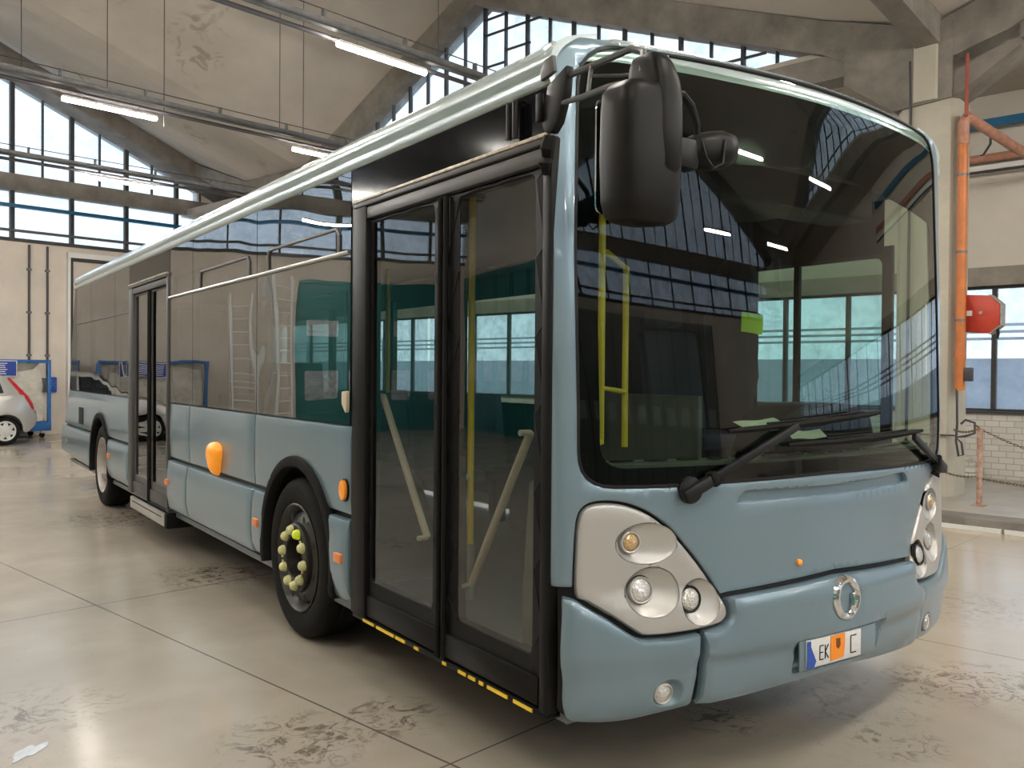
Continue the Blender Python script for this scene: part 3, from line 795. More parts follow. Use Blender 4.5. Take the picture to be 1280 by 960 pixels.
for mx in (False, True):
    pl = HL if not mx else mirr(HL)
    hol = [ellipse(B[0] if not mx else 2.5-B[0], B[1], B[2], B[3], 40) for B in BOWLS]
    hp = patch('headlight_panel', pl, FS, M_silver, BUS, g=.035, off=.006, edge=.016, drop=.012, thick=.05, holes=hol, hedge=.003)
    tag(hp, 'silver headlight panel nearest the front door' if not mx else 'silver headlight panel on the far corner')
    for k, (cx, cy, rx, ry, lx, ly, lr, dp) in enumerate(BOWLS):
        V = []; F = []; nn_ = 44; lv = [-.02, .0, .06, .15, .28, .42, .58, .74, .88, .97, 1.0]
        for q in lv:
            qq = max(0, q)
            for j in range(nn_):
                t = 2*pi*j/nn_; ux = lx+(cx-lx)*qq+(lr+.008+(rx-lr-.008)*qq)*cos(t); uz = ly+(cy-ly)*qq+(lr+.008+(ry-lr-.008)*qq)*sin(t)
                if mx: ux = 2.5-ux
                p, n = FS(ux, uz); V.append(p+n*((.0045 if q == 1 else .003)-dp*(1-qq**1.3) - (.02 if q < 0 else 0)))
        for i in range(len(lv)-1):
            for j in range(nn_): F.append((i*nn_+j, i*nn_+(j+1) % nn_, (i+1)*nn_+(j+1) % nn_, (i+1)*nn_+j))
        o = mk('lamp_bowl', V, F, M_silver, None, angle=60); o.parent = hp
        u = lx if not mx else 2.5-lx
        p, n = FS(u, ly); c = p+n*(.006-dp+.003)
        fwd = Vector((0, -1, 0)) if k else n
        def ring(name, prof, m, fw, par):
            q = fw.to_track_quat('Z', 'Y'); mb = MB(); mb.lathe(prof, (0, 0, 0), 'z', 28)
            mb.v = [c+q @ v for v in mb.v]; o = mb.build(name, m, None); o.parent = par; return o
        nn = (n+Vector((0, -1, 0))*.5).normalized()
        ring('lamp_bezel', [(lr+.008, -.012), (lr+.008, .006), (lr+.004, .010), (lr, .008), (lr, -.012)], M_silver if k != 2 else M_black, nn, hp)
        ring('turn_lamp' if k == 0 else 'headlight', [(lr, -.01), (lr, .003), (lr*.9, .008), (lr*.6, .013), (lr*.3, .016), (.0005, .017)], M_lensy if k == 0 else M_lens, nn, hp)
# bumper corners with fog lamps
BC = rounded([(-.02, .770, .02), (.05, .760, .02), (.16, .688, .03), (.275, .602, .03), (.40, .597, .02), (.523, .602, .01), (.521, .45, .02), (.513, .315, .02), (.22, .275, .10), (.02, .310, .04), (-.035, .385, .05), (-.045, .60, .04)], .02, 4)
def corner_dent(mx):
    def f(x, y):
        if mx: x = 2.5-x
        h = -.018*max(0, min(1, (.60-y)/.035))*1.0*(1 if y < .60 else 0)
        h = 0
        if y < .53: h -= .020*min(1, (.53-y)/.05)
        e = math.hypot((x-.405)/.062, (y-.388)/.055)
        if e < 1: h -= .022*min(1, (1-e)*2.2)
        return h
    return f
for mx in (False, True):
    pl = BC if not mx else mirr(BC)
    P = [p for q in (1.04, .98, .9, .8, .7, .6, .4, .2) for p in ellipse(.405, .388, .062*q, .055*q, 22)]
    bc = patch('bumper_corner', pl, FS, M_paint, BUS, g=.04, off=.012, edge=.022, drop=.020, thick=.05, dent=corner_dent(mx), pts_extra=P if not mx else [(2.5-x, y) for x, y in P])
    u = .385 if not mx else 2.5-.385
    p, n = FS(u, .388); c = p+n*(-.018)
    q = (n+Vector((0, -1, 0))*.4).normalized().to_track_quat('Z', 'Y')
    mb = MB(); mb.lathe([(.040, -.01), (.040, .008), (.036, .012), (.033, .008), (.033, -.01)], (0, 0, 0), 'z', 26); mb.v = [c+q @ v for v in mb.v]; o = mb.build('fog_lamp_bezel', M_silver); o.parent = bc
    mb = MB(); mb.lathe([(.033, -.01), (.033, .006), (.025, .012), (.012, .016), (.0005, .017)], (0, 0, 0), 'z', 26); mb.v = [c+q @ v for v in mb.v]; o = mb.build('fog_lamp', M_lens); o.parent = bc
# bumper centre
hr = [p for p in grow(HL, .014) if p[0] > .535 and p[1] < .722]; hr.sort(key=lambda p: -p[1])
BMP = [(.538, .318), (1.25, .362), (1.962, .318)]+[(2.5-x, y) for x, y in [(.536, .45), (.534, .604)]]+[(2.5-x, y) for x, y in hr[::-1]]+[(2.5-.66, .725), (1.25, .748), (.66, .725)]+hr+[(.534, .604), (.536, .45)]
PLR = rounded([(.957, .392, .015), (1.50, .392, .015), (1.545, .535, .015), (.957, .525, .015)], .01, 2)
EMB = (1.25, .655)
def bump_dent(x, y):
    h = 0
    if y < .53: h -= .022*min(1, (.53-y)/.04)
    if y > .64 : h += .006*min(1, (y-.64)/.03)
    if .9 < x < 1.6 and y < .56 and inpoly(x, y, PLR):
        h -= min(.016, dist(x, y, PLR)*1.3)
    e = math.hypot((x-EMB[0])/.098, (y-EMB[1])/.092)
    if e < 1: h -= .012*min(1, (1-e)*4)
    return h
P = [p for q in (1.03, .97, .9, .75, .5, .25) for p in ellipse(*EMB, .098*q, .092*q, 26)]+resample(PLR, .03)+[p for q in (.006, .014) for p in grow(resample(PLR, .03), -q)]+[(x/40, yy) for x in range(22, 79) for yy in (.532, .51, .488, .638, .672)]
bm_ = patch('bumper_centre', BMP, FS, M_paint, BUS, g=.05, off=.030, edge=.030, drop=.026, thick=.06, dent=bump_dent, pts_extra=P)
def onf(u, z, h): p, n = FS(u, z); return p+n*h
# emblem: chrome oval ring with a leaping curl inside
mb = MB(); N_ = 40
pts = [onf(EMB[0]+.072*cos(t)*(1+.04*sin(t)), EMB[1]+.070*sin(t), .026) for t in [2*pi*k/N_ for k in range(N_)]]
rr = [.014+.007*(.5+.5*cos(2*pi*k/N_-2.3)) for k in range(N_)]
mb.tube(pts, rr, 10, closed=True)
curl = [(.040, .050), (.058, .034), (.060, .012), (.046, .004), (.034, .012), (.040, .000), (.044, -.024), (.030, -.050), (.010, -.062)]
mb.tube([onf(EMB[0]+a, EMB[1]+b, .028) for a, b in curl], [.006, .012, .013, .009, .005, .010, .013, .011, .004], 8)
o = mb.build('emblem', M_chrome); o.parent = bm_; o['label'] = 'round chrome emblem'
# number plate
mb = MB(); mb.box(-.17, .17, -.006, .006, -.055, .055)
def place(mb_, u, z, h):
    p, n = FS(u, z); n = Vector((n.x, n.y, 0)).normalized(); xax = Vector((0, 0, 1)).cross(-n).normalized()
    if xax.x < 0: xax = -xax
    c = p+n*h
    mb_.v = [c+xax*v.x-n*v.y+Vector((0, 0, 1))*v.z for v in mb_.v]
mbp = MB(); mbp.box(-.245, .245, -.004, .004, -.060, .060); place(mbp, 1.215, .463, .012); o = mbp.build('plate_holder', M_paint, None, bevel=.003); o.parent = bm_
place(mb, 1.175, .466, .020); pl_ = mb.build('number_plate', M_plate, None, bevel=.004); pl_.parent = bm_; pl_['label'] = 'white number plate with an orange sticker'
for (x0, x1, z0, z1, m, nm, h, lab) in ((-.172, -.115, -.056, .050, M_bluep, 'plate_band', .0275, None), (-.022, .058, -.050, .050, M_tape, 'orange_sticker', .028, None)):
    pass
def plate_bit(name, poly, m, h):
    mb = MB(); mb.prism(poly, lambda u, v, t: (u, t, v), -.001, .001); place(mb, 1.175, .466, h); o = mb.build(name, m, None, sm=False); o.parent = bm_
plate_bit('plate_band', [(-.171, -.054), (-.13, -.054), (-.118, -.03), (-.15, .03), (-.150, .052), (-.171, .052)], M_bluep, .0278)
plate_bit('orange_sticker', [(-.030, -.046), (.052, -.040), (.060, .0), (.060, .054), (-.028, .054)], M_tape, .0282)
plate_bit('sticker_mark', [(.005, .006), (.018, -.004), (.030, .010), (.028, .040), (.004, .040)], mat('brown_mark', (.16, .05, .01), rough=.6), .0295)
def strokes(x, z, segs, w=.004):
    mb = MB()
    for (a, b, c, d) in segs: mb.beam((x+a, 0, z+b), (x+c, 0, z+d), .002, w, (0, 0, 1) if abs(a-c) > abs(b-d) else (1, 0, 0))
    place(mb, 1.175, .466, .0275); o = mb.build('plate_mark', M_dark, None, sm=False); o.parent = bm_
strokes(-.095, -.03, [(0, 0, 0, .055), (0, 0, .022, 0), (0, .028, .020, .028), (0, .055, .022, .055)])
strokes(-.062, -.03, [(0, 0, 0, .055), (.0, .028, .02, .055), (.0, .028, .02, 0)])
strokes(.10, -.034, [(0, 0, 0, .07), (0, .07, .035, .07), (0, .0, .035, .0)], .004)
# yellow stud on the front flap
p, n = FS(1.022, .818); q = n.to_track_quat('Z', 'Y'); mb = MB(); mb.lathe([(.013, 0), (.013, .010), (.009, .013), (.0005, .014)], (0, 0, 0), 'z', 16); mb.v = [p+q @ v for v in mb.v]
mb.build('yellow_stud', M_amber, BUS)

# windscreen: clear pane and black printed border
IN = rounded([(.16, 1.215, .10), (1.25, 1.222, .02), (2.34, 1.215, .10), (2.345, 2.32, .05), (1.25, 2.42, .02), (.155, 2.32, .05)], .05, 6)
patch('windscreen', WS, FS, G_front, BUS, g=.07, off=-.004, edge=0, thick=.006)
patch('windscreen_border', grow(WS, -.002), FS, M_gloss, BUS, holes=[IN], g=.07, off=-.012, edge=0, thick=.004)
patch('windscreen_seal', grow(WS, .008), FS, M_black, BUS, holes=[grow(WS, -.004)], g=.07, off=.001, edge=0, thick=.012)

# ---- sides. s runs along the bus and, past YE, round the rear corner
def YE(z): return lerp_(z, [.40, .80, 1.27, 2.6], [11.42, 11.42, 11.00, 10.55])
def side_pt(s, z, left=False):
    ye = YE(z); r = .38
    if s <= ye: p = Vector((0, s, z)); n = Vector((-1, 0, 0))
    else:
        t = (s-ye)/r
        if t < pi/2: p = Vector((r-r*cos(t), ye+r*sin(t), z)); n = Vector((-cos(t), sin(t), 0))
        else: p = Vector((r+(s-ye-r*pi/2), ye+r, z)); n = Vector((0, 1, 0))
    if left: p.x = 2.5-p.x; n.x = -n.x
    return p, n
def SD(s, z): return side_pt(s, z)
def SDL(s, z): return side_pt(s, z, True)
def arch(cy, r, z0=.5, lo=.3, n=18, rev=False):
    return [(cy+r*cos(t), max(lo, z0+r*sin(t))) for t in [pi*k/n for k in range(n+1)]]
FA, RA, AR = 2.79, 8.84, .535
REAR = 11.42+.38*pi/2+1.0    # the rear panels run to the middle of the rear end
def panel(name, pl, m=M_paint, fn=SD, off=0., edge=.014, drop=.010, g=.16, thick=.03, label=None, dent=None, pts=(), holes=()):
    o = patch(name, pl, fn, m, BUS, g=g, off=off, edge=edge, drop=drop, thick=thick, dent=dent, pts_extra=pts, holes=holes)
    if label: o['label'] = label
    return o
# core behind the panels, black in the gaps
def core(fn):
    pl = [(2.04, .46), (FA-AR, .46)]+arch(FA, AR, .5, .46)[::-1]+[(5.72, .46), (5.72, 1.3), (2.04, 1.3)]
    patch('side_core', pl, fn, M_black, BUS, g=.3, off=-.03, edge=0, thick=.02)
    pl = [(7.29, .46), (RA-AR, .46)]+arch(RA, AR, .5, .46)[::-1]+[(11.9, .50), (13.0, .55), (13.0, 1.3), (7.29, 1.3)]
    patch('side_core', pl, fn, M_black, BUS, g=.2, off=-.03, edge=0, thick=.02)
core(SD); core(SDL)
zb, zt = .822, 1.276
for fn in (SD, SDL):
    # between the wheels
    pa = [(2.05, zt), (2.05, zb), (FA-math.sqrt((AR+.0)**2-(zb-.5)**2), zb)]+[p for p in arch(FA, AR, .5, .3)[::-1] if p[1] > zb]+[(FA+math.sqrt(AR**2-(zb-.5)**2), zb), (3.527, zb), (3.527, zt)]
    panel('side_panel', pa, fn=fn, off=0, g=.1)
    panel('side_panel', rect(3.541, 5.098, zb, zt), fn=fn)
    panel('side_panel', rect(5.112, 5.715, zb, zt), fn=fn)
    pd = [(7.30, zt), (7.30, zb), (RA-math.sqrt(AR**2-(zb-.5)**2), zb)]+[p for p in arch(RA, AR, .5, .3)[::-1] if p[1] > zb]+[(RA+math.sqrt(AR**2-(zb-.5)**2), zb), (13.0, zb), (13.0, zt)]
    panel('side_panel', pd, fn=fn, g=.12)
    # skirts, bulging a little
    def sk(y0, y1, z0=.375, r=.03, zz=None):
        return rounded([(y0, z0+.0, r), (y1, z0, r), (y1, .792, .012), (y0, .792, .012)], .02, 4)
    def sdent(x, y): return .012*sin(max(0, min(1, (y-.36)/.43))*pi)-.02*max(0, (.46-y)/.1)
    def ax(z): return math.sqrt(max(0, AR**2-(z-.5)**2))
    panel('skirt_panel', [(2.05, .36), (FA-.525, .36), (FA-ax(.45), .45), (FA-AR, .5), (FA-ax(.65), .65), (FA-ax(.792), .792), (2.05, .792)], fn=fn, off=.014, edge=.018, drop=.016, g=.07, dent=sdent)
    panel('skirt_panel', [(FA+.525, .385), (3.527, .385), (3.527, .792), (FA+ax(.792), .792), (FA+ax(.65), .65), (FA+AR, .5), (FA+ax(.45), .45)], fn=fn, off=.014, edge=.018, drop=.016, g=.07, dent=sdent)
    panel('skirt_panel', sk(3.541, 5.098), fn=fn, off=.014, edge=.018, drop=.016, g=.1, dent=sdent)
    panel('skirt_panel', sk(5.112, 5.715), fn=fn, off=.014, edge=.018, drop=.016, g=.1, dent=sdent)
    panel('skirt_panel', [(7.30, .385), (RA-.525, .385), (RA-ax(.45), .45), (RA-AR, .5), (RA-ax(.65), .65), (RA-ax(.792), .792), (7.30, .792)], fn=fn, off=.014, edge=.018, drop=.016, g=.1, dent=sdent)
    panel('skirt_panel', [(RA+.525, .385), (10.2, .40), (11.2, .44), (11.7, .47), (13.0, .50), (13.0, .792), (RA+ax(.792), .792), (RA+ax(.65), .65), (RA+AR, .5), (RA+ax(.45), .45)], fn=fn, off=.022, edge=.018, drop=.016, g=.12, dent=sdent)
    # wheel arch lips
    for c in (FA, RA):
        ou = [(c+.575*cos(t), .49+.575*sin(t)) for t in [R(-14)+R(208)*k/30 for k in range(31)]]
        inn = [(c+.512*cos(t), .49+.512*sin(t)) for t in [R(-14)+R(208)*k/30 for k in range(31)]][::-1]
        patch('wheel_arch', ou+inn, fn, M_rubber, BUS, g=.06, off=.024, edge=.014, drop=.012, thick=.05)
# arch housings (dark boxes above the wheels)
for c in (FA, RA):
    for (xa, xb) in ((.03, .62), (1.88, 2.47)):
        mb = MB(); n = 20
        prof = [(c+.545*cos(t), .5+.545*sin(t)) for t in [R(-12)+R(204)*k/n for k in range(n+1)]]
        V = [(xa, y, z) for y, z in prof]+[(xb, y, z) for y, z in prof]
        F = [(i, i+1, n+2+i, n+1+i) for i in range(n)]
        inner = tuple(range(n+1, 2*n+2)) if xa < 1 else tuple(range(0, n+1))
        mk('wheel_housing', V, F+[inner], M_dark, BUS)

# ---- window band: panes of dark glass, printed pillars behind, rails and hopper frames
ZG0, ZG1 = 1.285, 2.585
def pane(y0, y1, fn=SD, m=None, z0=ZG0, z1=ZG1, name='side_window'):
    return patch(name, rect(y0, y1, z0, z1), fn, m or G_side, BUS, g=.35, off=-.002, edge=0, thick=.006)
PANES = [(2.06, 3.495), (3.505, 5.005), (5.015, 5.70), (7.31, 8.02), (8.03, 9.42), (9.43, 10.45)]
for fn, gl in ((SD, G_side), (SDL, G_far)):
    if fn is SD: ps = PANES
    else: ps = [(.66, 1.55), (1.60, 3.495), (3.505, 5.005), (5.015, 6.4), (6.45, 8.02), (8.03, 9.42), (9.43, 10.45)]
    for (y0, y1) in ps:
        w_ = pane(y0, y1, fn, gl, z0=ZG0 if fn is SD else 1.16, z1=2.24 if fn is SDL else ZG1)
        if fn is SD and y0 < 4:
            h0, h1 = y0+.14, y1-.22
            mb = MB(); x = -.010
            mb.tube([(-.003, h0, 2.18), (-.003, h0, 2.275), (-.003, h0+.03, 2.31), (-.003, h1-.03, 2.31), (-.003, h1, 2.275), (-.003, h1, 2.18)], .0085, 6)
            o = mb.build('hopper_frame', M_tray, None); o.parent = w_
# rear corner glass
for fn in (SD, SDL): patch('corner_window', [(10.46, ZG0), (11.0, ZG0), (10.72, 2.1), (10.6, ZG1), (10.46, ZG1)], fn, M_gloss, BUS, g=.12, off=-.002, edge=0, thick=.008)
for fn in (SD, SDL): patch('rear_panel', [(11.01, ZG0), (13.0, ZG0), (13.0, ZG1+.02), (10.61, ZG1+.02), (10.73, 2.1)], fn, M_paint, BUS, g=.12, off=.0, edge=.0, thick=.03)
mb = MB(); mb.tube([(-.008, 2.06, 2.172), (-.008, 5.70, 2.172)], .011, 8); mb.build('window_rail', M_alu, BUS)
mb = MB(); mb.tube([(-.006, 7.32, 2.13), (-.006, 10.4, 2.13)], .006, 6); mb.build('window_rail', M_doorg, BUS)
# opaque upper band behind the glass, with the black printed pillars
for fn, s in ((SD, 1), (SDL, -1)):
    for (y0, y1) in ((.36, 5.71), (7.30, 10.5)) if s > 0 else ((.66, 10.5),):
        zlo = 2.34 if s > 0 else 2.22
        patch('upper_band', rect(y0, y1, zlo, 2.60), fn, M_gloss, BUS, g=.5, off=-.012 if s > 0 else -.004, edge=0, thick=.02)
    if s > 0:
        for yc in (2.08, 3.50, 5.01, 5.70, 7.33, 8.02, 9.42, 10.43): patch('window_pillar', rect(yc-.045, yc+.045, ZG0, 2.4), fn, M_black, BUS, g=.5, off=-.014, edge=0, thick=.03)
    else:
        for yc in (1.575, 3.50, 5.01, 6.42, 8.02, 9.42, 10.45): patch('window_pillar', rect(yc-.06, yc+.06, 1.14, 2.3), fn, M_black, BUS, g=.5, off=-.004, edge=0, thick=.05)
        patch('side_panel', rect(.42, 2.045, .40, 1.16), fn, M_paint, BUS, g=.2, off=0, edge=.012, thick=.03)
        patch('side_panel', rect(5.72, 7.29, .40, 1.276), fn, M_paint, BUS, g=.2, off=0, edge=.012, thick=.03)
        patch('cab_window_frame', rect(.60, 1.60, 1.12, 2.26), fn, M_black, BUS, g=.4, off=.000, edge=0, thick=.02, holes=[rect(.66, 1.54, 1.20, 2.2, .05)])
mb = MB(); mb.box(2.47, 2.49, 1.19, 1.23, 1.2, 2.2); mb.build('cab_window_bar', M_black, BUS, sm=False)
# glossy glass band over the front door
patch('door_header', rect(.375, 2.05, 2.405, ZG1), SD, M_gloss, BUS, g=.4, off=-.001, edge=0, thick=.01)
patch('door_header', rect(5.71, 7.30, 2.39, ZG1), SD, M_gloss, BUS, g=.4, off=-.001, edge=0, thick=.01)

# ---- doors
def door(y0, y1, z0, z1, m, mg, lab, rails=False, glassm=G_door):
    mid = (y0+y1)/2
    d = MB().box(-.012, .05, y1-.03, y1+.13, z0, z1+.02)
    d.box(-.012, .05, y0-.008, y0+.045, z0, z1)
    fr = d.build('door_post', m, BUS, bevel=.010, split=True)
    mb = MB(); mb.box(-.018, .05, y0, y1+.1, z1-.028, z1); mb.box(-.006, .05, y0, y1, z1-.09, z1-.034); mb.build('door_lintel', M_doorg if m is not M_doorg else m, BUS, bevel=.005)
    mb = MB(); mb.box(-.024, -.0, y0+.0, y1+.1, z1-.004, z1+.010); mb.build('door_drip_rail', M_worn, BUS, bevel=.002)
    for k, (a, b) in enumerate(((y0+.05, mid-.004), (mid+.004, y1-.02))):
        ga, gb = ((a+.075, b-.10) if k == 0 else (a+.10, b-.035)) if rails else (a+.045, b-.05)
        hole = rect(ga, gb, z0+.185, z1-.115, .025)
        leaf = patch('door_leaf', rect(a, b, z0+.0, z1-.095, .004), lambda s, z: (Vector((.014, s, z)), Vector((-1, 0, 0))), m, BUS, holes=[hole], g=.3, edge=.008, drop=.006, thick=.04)
        g_ = patch('door_glass', grow(hole, .012), lambda s, z: (Vector((.022, s, z)), Vector((-1, 0, 0))), glassm, BUS, g=.4, edge=0, thick=.006)
        g_.parent = leaf; g_.location = (0, 0, 0)
        kp = MB().box(-.000, .02, a+.015, b-.015, z0+.012, z0+.115).build('kick_plate', m, None, bevel=.006); kp.parent = leaf
        sb = MB().tube([(-.0, (b if k == 0 else a)+(-.02 if k == 0 else .02), z0+.0), (-.0, (b if k == 0 else a)+(-.02 if k == 0 else .02), z1-.1)], .012, 8).build('rubber_seal', M_rubber, None); sb.parent = leaf
        if rails:
            if k == 0: q = [(.09, .60, 1.33), (.09, 1.02, .66)]
            else: q = [(.09, 1.86, 1.44), (.09, 1.40, .80)]
            mb = MB().tube(q, .017, 10)
            for e in q: mb.tube([(e[0], e[1], e[2]), (.04, e[1], e[2])], .012, 8)
            rl = mb.build('grab_rail', mat('rail_pink', (.50, .40, .33), rough=.4), None); rl.parent = leaf
    return d
door(.355, 1.885, .335, 2.405, M_door, None, None, True)
door(5.745, 7.16, .35, 2.385, M_doorg, None, None, False, glassm=G_side)
# yellow-edged sill under the front door
mb = MB(); mb.box(-.005, .06, .36, 2.0, .315, .335); mb.build('door_sill', M_door, BUS, bevel=.003)
mb = MB()
for (a, b) in ((.44, .56), (.60, .74), (.77, .80), (.83, .88), (.90, .96), (1.06, 1.09), (1.30, 1.34), (1.43, 1.52), (1.54, 1.72), (1.75, 1.87)): mb.box(-.010, .0, a, b, .318, .331)
mb.build('sill_edging', M_yel, BUS, sm=False, split=True)
mb = MB(); mb.box(-.03, .0, 5.80, 7.10, .215, .325); mb.build('step_cover', M_alu, BUS, bevel=.006)
mb = MB(); mb.box(-.02, .25, 5.72, 5.80, .20, .33); mb.build('step_bracket', M_rubber, BUS, bevel=.01)
mb = MB(); mb.box(-.034, -.03, 5.86, 7.0, .285, .292); mb.build('step_slot', M_dark, BUS, sm=False)
# dark door pillar cover from skirt to header
# lamps, buttons, vents on the side
def marker(y, z, h=.05, w=.045, m=M_orng, name='marker_lamp'):
    mb = MB(); mb.box(-.040, -.005, y-w, y+w, z-h/2, z+h/2); o = mb.build(name, m, BUS, bevel=.006); return o
for (y, z) in ((3.42, .590), (2.13, .590), (5.80-.12, .61), (8.20, .626)): marker(y, z)
o = marker(11.0, .60, .05, .05, M_rimr, 'side_reflector')
mb = MB(); mb.prism(ellipse(2.10, .945, .036, .052, 20), lambda u, v, t: (t, u, v), -.004, -.028); o = mb.build('round_marker_lamp', M_amber, BUS, bevel=.006)
mb = MB(); mb.prism(ellipse(2.10, .945, .042, .060, 20), lambda u, v, t: (t, u, v), .0, -.010); o = mb.build('marker_base', M_black, BUS)
# big lit turn lamp, rounded and pointed downwards
def bulge_lamp():
    n = 24; rows_ = 9; V = []; F = []
    out = [(0, .105), (.08, .100), (.125, .055), (.125, .0), (.09, -.05), (.055, -.105), (.015, -.135), (-.03, -.13), (-.06, -.09), (-.075, -.03), (-.095, .03), (-.085, .08)]
    out = spline(out, 2); n = len(out)
    for j in range(rows_):
        t = j/(rows_-1); k = cos(t*pi/2)**.55 if j < rows_-1 else .02; h = .075*sin(t*pi/2)
        for (a, b) in out: V.append((-h-.002, 4.31+a*k*1.05, .935+b*k+.012*t))
    for j in range(rows_-1):
        for i in range(n): F.append((j*n+i, j*n+(i+1) % n, (j+1)*n+(i+1) % n, (j+1)*n+i))
    F.append(tuple((rows_-1)*n+i for i in range(n)))
    o = mk('side_turn_lamp', V, F, M_glow, BUS); o['label'] = 'big lit amber turn lamp'
bulge_lamp()
mb = MB(); mb.prism(rounded([(2.065-.025, 1.46), (2.065+.03, 1.455), (2.065+.03, 1.39), (2.045, 1.345), (2.035, 1.38)], .01), lambda u, v, t: (t, u, v), -.012, -.03); mb.build('door_button', mat('beige_plastic', (.55, .48, .36), rough=.5), BUS, bevel=.003)
mb = MB(); mb.prism(rect(9.93, 10.22, .87, 1.08, .02), lambda u, v, t: (t, u, v), -.001, -.008); mb.build('fuel_recess', M_dark, BUS)

# ---- roof rail, roof, pod
def loft(name, prof, y0, y1, m, ny=10, mirror=False, taper=None):
    V = []; F = []; n = len(prof)
    for j in range(ny+1):
        y = y0+(y1-y0)*j/ny
        for (x, z) in prof: V.append((x if not mirror else 2.5-x, y, z))
    for j in range(ny):
        for i in range(n-1): F.append((j*n+i, j*n+i+1, (j+1)*n+i+1, (j+1)*n+i))
    F.append(tuple(range(n))); F.append(tuple(ny*n+i for i in range(n)))
    return mk(name, V, F, m, BUS, angle=50)
rail = [(.06, 2.575), (-.004, 2.588), (-.012, 2.60), (-.010, 2.632), (.006, 2.640), (.010, 2.650), (-.002, 2.662), (-.008, 2.685), (.002, 2.712), (.022, 2.742), (.065, 2.770), (.13, 2.792), (.20, 2.808), (.20, 2.60)]
loft('roof_rail', rail, .36, 10.62, M_rail); loft('roof_rail', rail, .36, 10.62, M_rail, mirror=True)
# front roof cap: follows the front plan
def roof_cap():
    V = []; F = []; nu = 40; rows_ = [(0, 2.690, .004), (.003, 2.715, .004), (.030, 2.745, .004), (.070, 2.770, .0), (.135, 2.792, 0), (.21, 2.808, 0), (.45, 2.82, 0)]
    for (inn, z, h) in rows_:
        for i in range(nu+1):
            u = -.17+2.84*i/nu
            p, n = FS(u, 2.76); q = p+n*h
            c = Vector((1.25, 1.6, 0)); d = Vector((c.x-q.x, c.y-q.y, 0)); d.normalize()
            fr_ = min(1, max(0, (u-.0)/.25))*min(1, max(0, (2.5-u)/.25)); q = q+d*inn*(1-.55*fr_); V.append((q.x, q.y, z+.012*fr_*min(1, inn/.03)+.03*fr_*(inn < .004)))
    for j in range(len(rows_)-1):
        for i in range(nu): a = j*(nu+1)+i; F.append((a, a+1, a+nu+2, a+nu+1))
    m0 = len(V); 
    V += [(v[0], v[1]+.0, v[2]-.02) for v in V]
    F += [tuple(i+m0 for i in f)[::-1] for f in F]
    mk('roof_cap', V, F, M_rail, BUS, angle=60)
roof_cap()
mb = MB(); prof = [(.15, 2.79), (.3, 2.812), (.7, 2.84), (1.25, 2.85), (1.8, 2.84), (2.2, 2.812), (2.35, 2.79), (2.35, 2.70), (.15, 2.70)]
mb.prism(prof, lambda u, v, t: (u, t, v), .62, 10.85); mb.build('roof', M_roof, BUS, bevel=.0)
mb = MB(); mb.prism([(.34, 2.79), (.38, 2.93), (.48, 2.965), (1.25, 2.99), (2.02, 2.965), (2.12, 2.93), (2.16, 2.79)], lambda u, v, t: (u, t, v), 2.9, 5.9); mb.build('roof_pod', M_rail, BUS, bevel=.03)

# ---- cab brackets on the corner
mb = MB(); mb.prism([(.235, 2.615), (.345, 2.570), (.375, 2.44), (.36, 2.41), (.32, 2.40), (.285, 2.43), (.245, 2.52)], lambda u, v, t: (t, u, v), -.035, .0); br = mb.build('mirror_bracket', M_mirror, BUS, bevel=.006)
mb = MB(); mb.box(-.05, -.03, .365, .395, 2.45, 2.55); mb.build('hinge_block', M_door, BUS, bevel=.006)
mb = MB(); mb.tube([(-.03, .33, 2.39), (-.035, .34, 2.35), (-.02, .36, 2.32), (-.04, .35, 2.30), (-.015, .37, 2.27)], [.022, .026, .020, .024, .015], 8); mb.build('cable_boot', M_rubber, BUS)
mb = MB(); mb.prism([(.40, 2.635), (.37, 2.672), (.325, 2.675), (.315, 2.615), (.395, 2.60)], lambda u, v, t: (t, u, v), -.028, -.010); mb.build('lifting_bracket', M_doorg, BUS, bevel=.004)
for y in (.545, .585): 
    mb = MB(); mb.tube([(-.03, y, 2.43), (-.03, y, 2.565)], .013, 10); mb.tube([(-.03, y, 2.56), (.0, y, 2.57)], .006, 8); mb.build('gas_strut', M_black, BUS)
